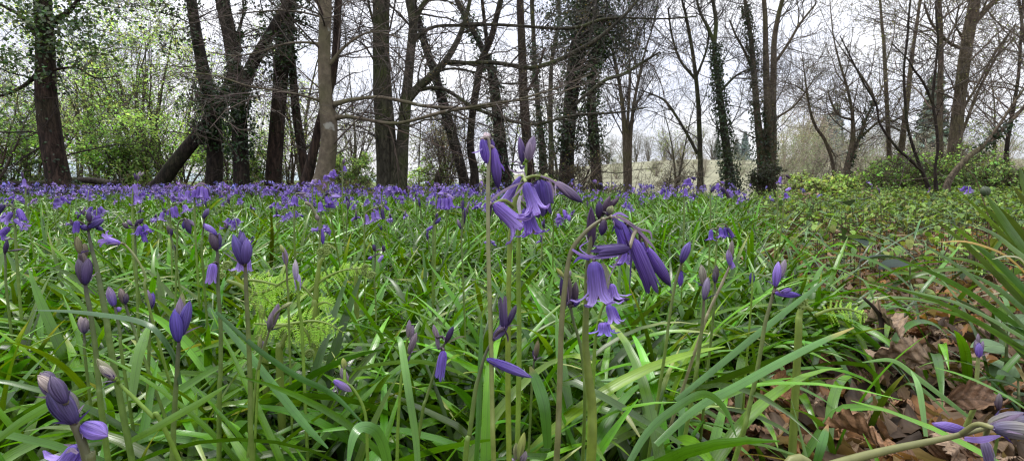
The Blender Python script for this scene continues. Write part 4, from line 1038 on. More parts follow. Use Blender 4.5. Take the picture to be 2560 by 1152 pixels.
hero('small bluebell with two ruffled open bells hanging low, below the big flared bell', .30,
     S(H_, (775, 915, 8), (768, 940, 9), (745, 1000, 10), (720, 1150, 11), (712, 1300, 12)),
     [F(H_, 'open', 790, 940, 822, 1045, 24, c0=BLU, c1=LIL), F(H_, 'open', 765, 1035, 772, 1100, 34, c0=VIO, c1=(.22, .17, .6)), F(H_, 'half', 810, 950, 842, 1030, 18, c0=BLU, c1=VIO)], sc=(STG, STG))
hero('bluebell with bent dark stem and one long bud sticking out right, centre front', .20,
     S(C_, (612, 668, 7), (590, 705, 9), (572, 750, 10), (556, 810, 12), (542, 860, 14), (528, 960, 15), (516, 1050, 16), (500, 1150, 18)),
     [F(C_, 'bud', 585, 745, 765, 818, 25, c0=BLU, c1=(.2, .15, .4)), F(C_, 'bud', 612, 668, 672, 600, 26, c0=(.25, .2, .4), c1=DRK), F(C_, 'half', 655, 625, 648, 495, 22, c0=DRK, c1=(.14, .11, .17)), F(C_, 'bud', 665, 615, 704, 528, 17, c0=DRK, c1=(.1, .08, .13))],
     [(S(C_, (655, 625), (668, 655), (670, 680)), 5, MAR)], sc=(STG, STD))
hero('thin hook-stemmed bluebell with a pale green top bud, left of the centre front', .26,
     S(C_, (20, 840, 8), (45, 855, 9), (70, 890, 9), (92, 935, 10), (105, 1000, 10), (110, 1150, 11)),
     [F(C_, 'bud', 18, 785, 12, 738, 15, c0=GRN, c1=(.4, .45, .1)), F(C_, 'bud', 30, 840, 5, 780, 20, c0=PAL, c1=(.26, .24, .24)), F(C_, 'bud', -25, 830, 45, 875, 20, c0=VIO, c1=PAL)], [(S(C_, (-20, 850), (-25, 870), (-28, 895)), 4, PAL)], sc=(STG, STG))
hero('slim bluebell with a tight column of grey-mauve closed buds, left of the bent dark stem', .27,
     S(C_, (255, 770, 7), (248, 800, 9), (240, 870, 9), (232, 1000, 10), (228, 1150, 11)),
     [F(C_, 'bud', 275, 725, 305, 640, 17, c0=(.16, .12, .15), c1=(.3, .24, .28)), F(C_, 'bud', 272, 660, 278, 588, 15, c0=(.28, .24, .22), c1=PAL), F(C_, 'bud', 285, 680, 292, 610, 12, c0=(.2, .17, .18), c1=PAL), F(C_, 'bud', 250, 768, 282, 728, 14, c0=DRK, c1=(.18, .15, .22))], sc=(STG, STG))
hero('leaning bluebell, dark upright bud over one lilac bell, left of the bent dark stem', .265,
     S(C_, (425, 670, 6), (412, 695, 8), (392, 750, 9), (370, 820, 9), (345, 900, 10), (322, 1000, 10)),
     [F(C_, 'bud', 422, 680, 452, 615, 16, c0=MAR, c1=DRK), F(C_, 'half', 414, 712, 395, 828, 25, c0=VIO, c1=(.2, .15, .5)), F(C_, 'bud', 392, 705, 385, 625, 13, c0=(.25, .2, .28), c1=PAL), F(C_, 'bud', 385, 660, 372, 608, 12, c0=(.3, .25, .22), c1=PAL)],
     [(S(C_, (430, 680), (470, 660), (500, 655)), 6, (.2, .22, .12))], sc=(STG, STD))
hero('low pale green bud cluster at the very bottom of the centre', .22,
     S(C_, (712, 1150, 10), (705, 1200, 12), (700, 1300, 13)),
     [F(C_, 'bud', 712, 1145, 735, 1038, 20, c0=(.22, .26, .1), c1=(.36, .42, .1)), F(C_, 'bud', 705, 1150, 702, 1078, 18, c0=(.3, .28, .2), c1=(.34, .38, .16)), F(C_, 'bud', 725, 1160, 742, 1110, 16, c0=(.2, .16, .22), c1=(.3, .26, .26)), F(C_, 'bud', 700, 1160, 672, 1140, 12, c0=PAL, c1=WHT)], sc=(STG, STG), ground=True)
hero('withered bud with a yellow tip half buried in leaves, right of the long outstretched bud', .32,
     S(C_, (775, 748, 6), (770, 790, 7), (765, 860, 8)), [F(C_, 'bud', 778, 745, 790, 672, 14, c0=MAR, c1=(.25, .22, .1)), F(C_, 'bud', 780, 750, 772, 710, 12, c0=(.05, .04, .05), c1=DRK)], sc=(STG, STD))
hero('bluebell with a pointed violet bud, just right of the drooping dark violet flowers', .34,
     S(R_, (20, 330, 7), (2, 375, 8), (-20, 450, 9), (-45, 600, 9), (-60, 720, 10)), [F(R_, 'bud', 5, 362, 38, 278, 22, c0=DRK, c1=(.17, .12, .4)), F(R_, 'bud', 4, 392, 0, 458, 15, c0=BLU, c1=VIO)], sc=(STG, STB))

# ---- left foreground
hero('big mauve bud with a pale creamy tip leaning left, close to the bottom left corner', .135,
     S(L_, (255, 900, 22), (290, 985, 26), (318, 1050, 26), (338, 1110, 27), (352, 1170, 28), (362, 1260, 30)),
     [F(L_, 'bud', 288, 1000, 200, 855, 50, c0=(.10, .075, .22), c1=(.06, .045, .13)), F(L_, 'bud', 300, 1000, 228, 868, 40, c0=(.07, .05, .16), c1=(.12, .09, .2), dd=-.006), F(L_, 'bud', 255, 910, 158, 800, 40, c0=(.09, .065, .16), c1=(.16, .12, .17), dd=-.002), F(L_, 'bud', 262, 920, 205, 812, 36, c0=(.07, .05, .14), c1=(.13, .1, .17), dd=-.008),
      F(L_, 'bud', 240, 890, 150, 812, 26, c0=(.2, .16, .16), c1=(.5, .42, .36), dd=-.006), F(L_, 'bud', 306, 960, 268, 870, 26, c0=(.24, .25, .15), c1=(.14, .12, .17), dd=-.004), F(L_, 'bud', 215, 850, 175, 795, 30, c0=(.1, .075, .15), c1=(.1, .08, .13), dd=.004),
      F(L_, 'bud', 328, 1008, 432, 1050, 46, c0=BLU, c1=LIL), F(L_, 'open', 318, 1095, 260, 1185, 60, c0=BLU, c1=LIL)],
     [(S(L_, (310, 1120), (285, 1105), (262, 1120)), 10, PAL)], sc=((.10, .12, .03), (.10, .085, .06)))
hero('upright bluebell with three plump deep violet buds on a straight stem, left front', .235,
     S(L_, (714, 672, 8), (712, 700, 12), (706, 800, 14), (699, 900, 15), (692, 1020, 16), (688, 1150, 18)),
     [F(L_, 'bud', 712, 675, 696, 545, 28, c0=(.07, .05, .24), c1=(.13, .09, .42), dd=-.008), F(L_, 'bud', 720, 655, 756, 515, 28, c0=(.10, .07, .28), c1=(.16, .12, .40)), F(L_, 'bud', 716, 640, 718, 500, 24, c0=(.17, .12, .22), c1=PAL, dd=.004), F(L_, 'bud', 722, 600, 728, 482, 20, c0=(.2, .16, .2), c1=GRN, dd=.008)], sc=(STG, STD))
hero('upright bluebell with a crown of dark violet buds, left of the bracken fern', .265,
     S(L_, (978, 375, 9), (980, 420, 12), (984, 520, 13), (990, 640, 14), (998, 850, 15), (1004, 1120, 16)),
     [F(L_, 'bud', 970, 370, 930, 248, 25, c0=DRK, c1=(.12, .09, .33), dd=-.006), F(L_, 'bud', 975, 360, 958, 232, 22, c0=DRK, c1=(.10, .07, .22), dd=.006), F(L_, 'bud', 980, 365, 988, 265, 27, c0=(.08, .05, .2), c1=(.16, .11, .36), dd=-.008), F(L_, 'bud', 976, 350, 968, 240, 22, c0=(.1, .07, .26), c1=(.15, .11, .32), dd=-.002), F(L_, 'open', 968, 340, 955, 402, 24, c0=VIO, c1=LIL, dd=.012), F(L_, 'half', 985, 340, 988, 395, 20, c0=VIO, c1=LIL, dd=.014)], sc=(STG, STB))
hero('dark-stemmed bluebell with brownish purple buds on top and one lilac bell hanging at its left', .31,
     S(L_, (866, 305, 7), (868, 350, 10), (870, 460, 11), (880, 620, 12), (880, 800, 13), (875, 900, 14)),
     [F(L_, 'bud', 862, 312, 842, 232, 20, c0=MAR, c1=(.16, .12, .16)), F(L_, 'bud', 868, 310, 875, 242, 17, c0=DRK, c1=(.16, .11, .3)), F(L_, 'bud', 865, 250, 818, 208, 15, c0=BLU, c1=LIL), F(L_, 'half', 850, 364, 838, 450, 24, c0=VIO, c1=LIL)], sc=(STG, STD))
hero('bluebell bud stalk with a greenish brown tip over dark purple buds, left front', .27,
     S(L_, (340, 440, 9), (345, 480, 12), (360, 560, 13), (378, 680, 14), (395, 850, 15), (405, 950, 16)),
     [F(L_, 'bud', 338, 448, 312, 345, 24, c0=MAR, c1=(.13, .10, .16)), F(L_, 'bud', 342, 448, 352, 345, 24, c0=DRK, c1=(.14, .10, .19), dd=-.006), F(L_, 'bud', 335, 380, 322, 305, 20, c0=(.14, .11, .12), c1=(.3, .24, .19)), F(L_, 'bud', 318, 325, 306, 255, 16, c0=(.2, .18, .10), c1=(.17, .16, .07)), F(L_, 'bud', 340, 340, 335, 285, 18, c0=(.12, .1, .09), c1=(.2, .17, .1))], sc=(STG, STD))
hero('thick-stemmed bluebell with star-spread violet buds, just behind the greenish tipped bud stalk', .31,
     S(L_, (352, 232, 7), (362, 290, 9), (385, 380, 12), (405, 480, 15), (425, 590, 16), (445, 720, 17)),
     [F(L_, 'bud', 356, 222, 415, 188, 18, c0=BLU, c1=(.14, .1, .3)), F(L_, 'bud', 350, 230, 320, 212, 15, c0=DRK, c1=BLU), F(L_, 'bud', 358, 200, 352, 158, 13, c0=MAR, c1=DRK), F(L_, 'half', 308, 195, 302, 245, 15, c0=BLU, c1=VIO), F(L_, 'bud', 370, 205, 398, 172, 14, c0=DRK, c1=VIO), F(L_, 'bud', 380, 215, 410, 232, 12, c0=DRK, c1=BLU)], sc=((.12, .2, .03), STD))
hero('bluebell bent over sideways, a feathery violet flower ending its thin pale stem', .37,
     S(L_, (475, 282, 5), (500, 292, 6), (530, 325, 7), (560, 370, 7), (580, 420, 8), (590, 520, 8)), [F(L_, 'open', 480, 285, 410, 262, 17, c0=VIO, c1=LIL), F(L_, 'half', 478, 285, 425, 278, 13, c0=BLU, c1=VIO)], sc=(STG, (.2, .18, .1)))
hero('small violet bud on a short stem, left of the pale brownish bud pair', .36,
     S(L_, (458, 535, 6), (465, 570, 8), (480, 650, 9), (485, 720, 9)), [F(L_, 'bud', 456, 535, 432, 458, 20, c0=BLU, c1=PAL), F(L_, 'bud', 462, 555, 484, 540, 12, c0=VIO, c1=LIL)], sc=(STG, STD))
hero('thin stalk with a pale brownish bud pair, left front', .37, S(L_, (498, 520, 6), (510, 560, 8), (535, 630, 8), (570, 730, 9)), [F(L_, 'bud', 495, 525, 480, 462, 16, c0=(.12, .1, .1), c1=(.28, .22, .19)), F(L_, 'bud', 502, 525, 505, 482, 13, c0=DRK, c1=(.14, .11, .12))], sc=(STG, STD))
hero('small violet-lilac bud standing straight, left of the plump violet buds', .38, S(L_, (600, 545, 6), (600, 600, 8), (597, 640, 8), (595, 700, 9)), [F(L_, 'bud', 602, 542, 590, 470, 14, c0=DRK, c1=PAL), F(L_, 'bud', 603, 545, 610, 480, 15, c0=(.1, .07, .2), c1=VIO)], sc=(STG, STD))
hero('short pale cream and purple bud half hidden at the left front', .36, S(L_, (335, 640, 6), (338, 680, 8), (340, 740, 8)), [F(L_, 'bud', 336, 642, 320, 575, 20, c0=(.14, .1, .18), c1=(.4, .34, .3)), F(L_, 'bud', 338, 642, 342, 580, 18, c0=DRK, c1=(.34, .28, .28))], sc=(STG, STD))
hero('pale green-striped bud lying over to the left near the bottom left', .22, S(L_, (462, 832, 10), (490, 858, 10), (540, 905, 11), (610, 975, 12), (660, 1030, 13)), [F(L_, 'bud', 462, 832, 388, 745, 24, c0=(.2, .19, .13), c1=(.32, .34, .18)), F(L_, 'bud', 455, 825, 400, 770, 20, c0=(.25, .2, .22), c1=(.4, .38, .28), dd=-.006)], sc=(STG, STG))
hero('grey-mauve bud leaning right with a pointed pale green bract, in front of the bracken fern', .30, S(L_, (1075, 630, 7), (1062, 670, 9), (1045, 720, 9), (1032, 780, 10), (1020, 850, 10)), [F(L_, 'bud', 1078, 628, 1110, 525, 22, c0=(.14, .1, .12), c1=PAL), F(L_, 'bud', 1072, 628, 1085, 560, 16, c0=(.12, .1, .12), c1=(.25, .2, .24)), F(L_, 'bud', 1120, 545, 1165, 518, 11, c0=GRN, c1=(.45, .5, .25))], sc=(STG, (.1, .1, .05)))
hero('pale green bud cluster low beside the grey-mauve leaning bud, under the fern', .30, S(L_, (1038, 715, 6), (1036, 760, 8), (1030, 820, 8)), [F(L_, 'bud', 1038, 720, 1036, 650, 13, c0=(.18, .16, .12), c1=(.3, .36, .1)), F(L_, 'bud', 1042, 715, 1050, 672, 10, c0=DRK, c1=PAL)], sc=(STG, STG))
hero('white and lilac faded flower standing upright among the bracken fronds', .36, S(L_, (1190, 470, 6), (1192, 520, 9), (1198, 580, 10), (1205, 650, 10)), [F(L_, 'bud', 1180, 430, 1178, 348, 15, c0=(.34, .26, .5), c1=(.55, .5, .5)), F(L_, 'bud', 1190, 472, 1184, 395, 17, c0=LIL, c1=(.5, .45, .6)), F(L_, 'half', 1192, 430, 1188, 470, 14, c0=LIL, c1=WHT)], sc=(STG, STG))
hero('slim pale bud with a yellow-green tip left of the faded white flower', .38, S(L_, (1142, 370, 5), (1144, 400, 7), (1146, 450, 7), (1150, 520, 7)), [F(L_, 'bud', 1142, 370, 1134, 305, 15, c0=(.2, .15, .3), c1=PAL), F(L_, 'bud', 1132, 320, 1118, 288, 10, c0=GRN, c1=(.45, .5, .15))], sc=(STG, STB))
hero('withered bluebell with a twisted brown nodding tip, above the curled fern head', .50, S(L_, (1222, 122, 6), (1238, 132, 9), (1258, 165, 10), (1272, 200, 9), (1276, 260, 7), (1272, 330, 7), (1268, 420, 8)), [F(L_, 'bud', 1240, 135, 1216, 118, 9, c0=(.2, .17, .12), c1=(.3, .27, .18)), F(L_, 'bud', 1280, 225, 1290, 290, 12, c0=VIO, c1=BLU), F(L_, 'half', 1270, 232, 1240, 228, 8, c0=VIO, c1=LIL), F(L_, 'bud', 1262, 170, 1270, 195, 12, c0=(.25, .2, .18), c1=(.2, .17, .18))], sc=(STG, (.11, .09, .07)))
hero('tall lone bluebell with two bells below a grey tuft, above the left carpet', .75, [(343, 432, 5), (339, 455, 5), (333, 480, 6), (331, 520, 6), (333, 600, 7), (337, 680, 8)], [('bud', 343, 455, 350, 428, 8, dict(c0=(.14, .11, .17), c1=PAL)), ('bud', 340, 450, 336, 433, 7, dict(c0=MAR, c1=DRK)), ('half', 337, 460, 341, 485, 10, dict(c0=VIO, c1=LIL)), ('open', 338, 486, 345, 512, 13, dict(c0=VIO, c1=LIL)), ('bud', 352, 440, 360, 430, 6, dict(c0=PAL, c1=(.4, .4, .3)))], sc=((.13, .2, .03), (.13, .2, .04)))
hero('thin tall bluebell with one small pale violet bell, far left above the carpet', 1.1, [(57, 430, 3), (60, 450, 4), (64, 475, 4), (66, 520, 4)], [('open', 60, 447, 61, 470, 9, dict(c0=VIO, c1=LIL)), ('bud', 57, 446, 54, 430, 6, dict(c0=MAR, c1=DRK))])
hero('bluebell with a wide bunch of drooping bells above the carpet, by the leaning trunk', .72, [(520, 472, 3), (505, 465, 4), (490, 468, 5), (486, 490, 5), (487, 540, 6), (490, 620, 6)], [('open', 498, 466, 492, 498, 13, {}), ('open', 506, 466, 506, 500, 13, dict(c1=LIL)), ('half', 513, 470, 518, 502, 12, {}), ('open', 470, 476, 466, 502, 14, dict(c1=LIL)), ('half', 518, 470, 521, 492, 10, dict(c0=DRK)), ('bud', 520, 470, 523, 485, 8, dict(c0=PAL)), ('half', 488, 474, 484, 495, 12, {})], [([(486, 468), (500, 458), (518, 462)], 4, PAL)])
hero('bluebell with three bright bells and a pale leaf-like bract, left of the wide bunch', .78, [(460, 508, 3), (445, 508, 4), (428, 515, 4), (425, 540, 5), (428, 600, 5)], [('open', 408, 530, 402, 552, 11, dict(c1=LIL)), ('half', 430, 518, 436, 546, 11, {}), ('open', 438, 515, 441, 545, 12, {}), ('open', 460, 512, 468, 530, 13, dict(c1=LIL)), ('half', 425, 522, 420, 540, 9, {})])
hero('bluebell with big violet bells at the far left edge', .62, [(20, 515, 5), (28, 512, 6), (34, 530, 7), (38, 570, 7), (42, 650, 8)], [('open', 30, 530, 12, 556, 13, dict(c1=LIL)), ('open', 36, 548, 66, 570, 14, dict(c1=LIL)), ('half', 46, 522, 60, 552, 14, {}), ('open', 22, 568, -2, 590, 17, {}), ('half', 10, 512, -12, 540, 14, dict(c0=DRK)), ('bud', 12, 600, 26, 594, 8, dict(c0=PAL, c1=WHT))], sc=(STG, STD))
hero('dark closed bud stalk at the far left edge below the big violet bells', .55, [(12, 630, 5), (14, 660, 6), (16, 720, 7)], [('bud', 12, 634, 18, 600, 11, dict(c0=MAR, c1=DRK)), ('bud', 20, 628, 62, 622, 6, dict(c0=MAR, c1=(.2, .18, .2)))], sc=(STG, STD))
hero('bluebell with dark tousled half-open buds and bright bells beneath, mid left', .55, S(L_, (548, 190, 5), (540, 215, 6), (540, 300, 7), (545, 420, 8)), [F(L_, 'open', 575, 210, 592, 245, 15, c0=BLU, c1=VIO), F(L_, 'open', 560, 215, 550, 255, 15, c0=VIO, c1=BLU), F(L_, 'half', 570, 240, 580, 280, 12, c0=BLU, c1=VIO), F(L_, 'bud', 540, 215, 572, 185, 12, c0=MAR, c1=DRK), F(L_, 'bud', 510, 225, 490, 200, 11, c0=MAR, c1=(.13, .1, .1)), F(L_, 'bud', 525, 215, 510, 190, 10, c0=DRK, c1=PAL)], sc=(STG, STD))
hero('nodding dark bud cluster on a hooked dark stem, mid left', .55, S(L_, (735, 188, 4), (718, 195, 5), (708, 225, 5), (706, 300, 6)), [F(L_, 'bud', 742, 190, 758, 248, 14, c0=MAR, c1=DRK), F(L_, 'bud', 738, 192, 732, 228, 11, c0=DRK, c1=BLU), F(L_, 'bud', 750, 190, 775, 215, 10, c0=DRK, c1=PAL)], sc=(STG, STD))
hero('slim bluebell with dark buds, stacked in two tiers, mid left', .55, S(L_, (675, 225, 4), (682, 260, 5), (695, 310, 5), (702, 360, 6)), [F(L_, 'bud', 680, 250, 668, 212, 10, c0=MAR, c1=(.15, .13, .1)), F(L_, 'bud', 685, 252, 682, 225, 8, c0=DRK, c1=MAR), F(L_, 'bud', 700, 320, 690, 285, 9, c0=MAR, c1=DRK)], sc=(STG, STD))
hero('upright violet-grey bud with one side bud, above the brownish purple buds, mid left', .52, S(L_, (818, 175, 5), (812, 210, 6), (808, 260, 6), (806, 330, 7)), [F(L_, 'bud', 812, 185, 832, 145, 13, c0=DRK, c1=(.2, .15, .35)), F(L_, 'bud', 815, 205, 830, 235, 11, c0=VIO, c1=LIL)], sc=(STG, STD))

# ---- middle distance, centre
hero('bluebell with four evenly hanging lilac bells in a row like a comb, centre left', .68, [(965, 510, 3), (945, 518, 4), (920, 528, 5), (912, 545, 5), (911, 620, 6)], [('open', 916, 536, 921, 562, 11, dict(c1=LIL)), ('open', 932, 530, 936, 555, 11, dict(c1=LIL)), ('open', 942, 526, 946, 550, 11, dict(c1=LIL)), ('half', 955, 522, 958, 548, 10, dict(c0=DRK)), ('bud', 960, 514, 974, 526, 8, {}), ('bud', 964, 512, 966, 502, 6, {})])
hero('bluebell packed with a dense round bunch of violet bells, centre', .72, [(1125, 486, 3), (1108, 484, 4), (1094, 492, 5), (1090, 520, 5), (1088, 600, 6)], [('open', 1100, 495, 1096, 524, 11, {}), ('open', 1108, 495, 1108, 526, 12, dict(c1=LIL)), ('open', 1116, 495, 1118, 526, 12, {}), ('open', 1124, 492, 1130, 522, 12, dict(c0=VIO)), ('half', 1118, 486, 1134, 498, 9, dict(c0=LIL, c1=PAL)), ('half', 1094, 485, 1110, 484, 8, dict(c0=LIL))])
hero('bluebell with clustered bells and two violet buds pointing right, before the pale beech', .62, [(820, 482, 4), (808, 492, 5), (802, 520, 6), (806, 600, 6)], [('open', 800, 505, 803, 530, 14, {}), ('open', 815, 495, 828, 512, 14, {}), ('half', 812, 515, 838, 515, 11, dict(c0=VIO)), ('bud', 825, 490, 852, 488, 9, dict(c0=PAL, c1=VIO)), ('half', 815, 490, 820, 508, 12, {}), ('bud', 815, 490, 820, 474, 9, dict(c0=DRK)), ('bud', 828, 492, 852, 492, 8, dict(c0=LIL))], sc=(STG, STD))
hero('bluebell with a broad flower and lilac buds spreading right, left of the pale beech', .66, [(760, 486, 3), (745, 484, 5), (738, 498, 5), (736, 600, 6)], [('open', 738, 490, 733, 514, 13, dict(c0=VIO)), ('half', 748, 486, 764, 492, 8, dict(c0=PAL)), ('bud', 748, 484, 766, 484, 7, dict(c0=PAL)), ('open', 742, 492, 738, 515, 12, {}), ('open', 718, 510, 714, 522, 9, {})])
hero('tall bluebell with a pair of bells at its tip, before the pale beech', .85, [(835, 425, 3), (826, 430, 4), (822, 450, 4), (824, 520, 5)], [('open', 820, 436, 818, 456, 11, dict(c1=LIL)), ('open', 830, 428, 826, 446, 11, {}), ('open', 834, 424, 838, 442, 9, {}), ('half', 814, 438, 812, 450, 8, {})])
hero('tall bluebell with small pale bells, left of the tall pair before the pale beech', 1.0, [(795, 448, 3), (786, 450, 3), (782, 470, 4), (781, 530, 4)], [('open', 784, 450, 781, 462, 9, dict(c0=LIL)), ('open', 798, 450, 799, 462, 9, {}), ('half', 790, 448, 788, 456, 7, dict(c0=PAL))])
hero('lone thin bluebell with one tiny bell held high, right of the pale beech trunk', .95, [(862, 398, 3), (856, 405, 4), (856, 440, 4), (857, 520, 4)], [('open', 861, 415, 863, 430, 9, {}), ('bud', 858, 410, 862, 396, 6, dict(c0=MAR, c1=PAL))])
hero('bluebell with two long dark violet buds leaning left, centre', .6, [(1095, 540, 4), (1085, 555, 5), (1083, 580, 6), (1082, 660, 6)], [('bud', 1084, 565, 1064, 578, 9, {}), ('bud', 1088, 560, 1102, 544, 10, dict(c0=DRK, c1=BLU)), ('bud', 1090, 548, 1094, 532, 8, dict(c0=MAR, c1=DRK))], sc=(STG, STD))
hero('slim dark-stemmed bluebell with closed buds up its stem, centre, right of the violet bunch', .55, [(1156, 520, 4), (1158, 555, 5), (1154, 600, 5), (1158, 700, 6)], [('bud', 1152, 572, 1144, 548, 10, dict(c0=DRK, c1=PAL)), ('bud', 1160, 560, 1162, 525, 9, dict(c0=MAR, c1=DRK)), ('bud', 1156, 525, 1158, 498, 7, dict(c0=DRK))], sc=(STG, STD))
hero('bluebell with two dark buds and one lilac bell, right of the curled fern head', .55, [(938, 620, 4), (938, 650, 5), (936, 700, 5), (940, 780, 6)], [('bud', 936, 628, 934, 610, 10, dict(c0=MAR, c1=DRK)), ('bud', 960, 628, 958, 612, 9, dict(c0=MAR, c1=DRK)), ('half', 958, 638, 946, 654, 9, dict(c0=LIL)), ('bud', 930, 642, 920, 648, 8, dict(c0=VIO))], sc=(STG, STD))

# ---- right
hero('bluebell bud stalk with paired grey-green and grey-violet buds, right front', .33, S(R_, (95, 505, 7), (93, 560, 9), (85, 640, 10), (72, 740, 11), (58, 840, 12)), [F(R_, 'bud', 95, 455, 85, 368, 20, c0=(.18, .16, .12), c1=(.34, .32, .25)), F(R_, 'bud', 96, 508, 112, 420, 20, c0=(.13, .10, .2), c1=(.3, .25, .36))], sc=(STG, STB))
hero('dark brownish bud just behind the paired buds, right front', .40, S(R_, (140, 440, 6), (138, 480, 7), (134, 560, 8)), [F(R_, 'bud', 140, 442, 146, 370, 15, c0=MAR, c1=(.1, .08, .08)), F(R_, 'bud', 138, 440, 135, 395, 11, c0=DRK, c1=(.12, .1, .1))], sc=(STG, STD))
hero('violet-tipped bluebell on a pale lilac-brown leaning stem, right front', .36, S(R_, (200, 372, 6), (185, 405, 8), (160, 460, 9), (115, 555, 9), (85, 640, 10)), [F(R_, 'bud', 202, 350, 208, 272, 15, c0=(.16, .13, .1), c1=(.25, .22, .2)), F(R_, 'bud', 200, 372, 192, 308, 16, c0=VIO, c1=PAL), F(R_, 'half', 200, 355, 212, 385, 14, c0=VIO, c1=LIL)], sc=((.2, .2, .08), (.2, .16, .13)))
hero('brown-stemmed bluebell, upright violet bud and one bell sticking straight out right, right front', .30, S(R_, (378, 460, 9), (370, 490, 10), (355, 545, 11), (338, 610, 12), (320, 720, 13), (300, 830, 14), (270, 960, 15), (245, 1060, 16)), [F(R_, 'bud', 380, 455, 392, 358, 22, c0=VIO, c1=LIL), F(R_, 'bud', 400, 420, 420, 348, 17, c0=PAL, c1=(.3, .26, .3)), F(R_, 'bud', 378, 482, 482, 492, 19, c0=VIO, c1=BLU), F(R_, 'bud', 400, 480, 445, 465, 12, c0=LIL, c1=VIO)], [], sc=(STG, STB))
hero('small bluebell with a dark violet bud hidden among blades, right of the leaning lilac-brown stem', .5, S(R_, (290, 400, 5), (288, 450, 6), (286, 500, 6)), [F(R_, 'bud', 288, 400, 286, 446, 14, c0=(.04, .03, .15), c1=BLU)], sc=(STG, STG))
hero('bluebell with three small bells dangling from a bowed tip, right of centre', .62, S(R_, (185, 212, 4), (165, 208, 5), (148, 222, 5), (146, 280, 6), (140, 380, 6)), [F(R_, 'open', 124, 230, 122, 275, 13, c0=BLU, c1=VIO), F(R_, 'open', 160, 222, 166, 264, 12, c0=BLU, c1=VIO), F(R_, 'open', 180, 220, 184, 264, 12, c0=BLU, c1=BLU), F(R_, 'half', 190, 222, 214, 262, 10, c0=DRK, c1=VIO)])
hero('bluebell with a big violet bell held high against the field, right of centre', .75, [(1722, 440, 3), (1714, 445, 4), (1710, 470, 5), (1710, 560, 5)], [('open', 1722, 445, 1724, 466, 12, {}), ('open', 1714, 448, 1713, 466, 11, {}), ('half', 1728, 444, 1740, 448, 8, dict(c0=DRK)), ('open', 1712, 472, 1716, 492, 10, {})])
hero('bluebell with an arching head of grey and violet buds against the field edge', .8, [(1800, 455, 3), (1785, 460, 4), (1776, 480, 4), (1776, 560, 5)], [('open', 1796, 458, 1790, 476, 11, {}), ('half', 1786, 465, 1778, 480, 9, dict(c0=DRK)), ('bud', 1798, 456, 1812, 458, 7, {}), ('half', 1804, 470, 1814, 484, 9, dict(c0=DRK)), ('half', 1815, 478, 1822, 496, 9, dict(c0=MAR))])
hero('thin bluebell with a single bell at its tip, farthest right above the path edge', .85, [(1950, 440, 3), (1946, 452, 3), (1944, 490, 4), (1942, 560, 4)], [('open', 1952, 442, 1948, 460, 8, {}), ('half', 1964, 438, 1976, 446, 6, dict(c0=MAR))])
hero('small bluebell with a tilted lilac flower, just below the farthest right single bell', .8, [(1964, 474, 3), (1961, 490, 4), (1955, 560, 4)], [('half', 1964, 478, 1976, 470, 7, dict(c0=LIL)), ('open', 1963, 482, 1968, 496, 9, {})])
hero('short bluebell with a tight tuft of small violet buds standing alone in the leaf litter', .47, S(R_, (1190, 735, 9), (1187, 780, 11), (1182, 850, 12), (1178, 925, 14)), [F(R_, 'bud', 1190, 738, 1180, 668, 15, c0=DRK, c1=(.25, .2, .26)), F(R_, 'bud', 1192, 738, 1192, 680, 16, c0=VIO, c1=(.2, .15, .4), dd=-.008), F(R_, 'bud', 1194, 730, 1208, 672, 12, c0=DRK, c1=PAL), F(R_, 'bud', 1190, 690, 1188, 642, 9, c0=(.2, .18, .16), c1=PAL)], sc=((.16, .22, .05), (.15, .17, .06)))
hero('small withered dark bud in the leaf litter near the lower right edge', .42, S(R_, (1270, 945, 7), (1272, 975, 8), (1275, 1010, 8)), [F(R_, 'bud', 1270, 948, 1275, 878, 15, c0=MAR, c1=(.22, .19, .2)), F(R_, 'bud', 1268, 945, 1262, 905, 11, c0=DRK, c1=(.2, .17, .2))], sc=(STG, STD))
hero('bluebell with striped cream and violet bud lying across the bottom right corner', .15,
     S(R_, (1240, 1012, 15), (1180, 1030, 16), (1080, 1055, 18), (960, 1080, 21), (840, 1105, 24), (720, 1135, 28), (560, 1185, 33), (380, 1260, 38)),
     [F(R_, 'bud', 1235, 1012, 1420, 985, 52, c0=(.2, .19, .14), c1=(.11, .085, .22)), F(R_, 'bud', 1250, 1020, 1430, 1040, 44, c0=(.12, .1, .2), c1=(.38, .37, .24), dd=-.012), F(R_, 'bud', 1150, 1036, 1008, 1000, 28, c0=BLU, c1=LIL, dd=.006), F(R_, 'half', 1215, 1070, 1240, 1165, 26, c0=(.3, .25, .4), c1=(.14, .1, .2), dd=.01)],
     [(S(R_, (1135, 1062), (1200, 1068), (1282, 1050)), 16, LIL), (S(R_, (1235, 1010), (1300, 990), (1372, 960)), 12, PAL)], sc=((.15, .16, .05), (.17, .17, .07)))


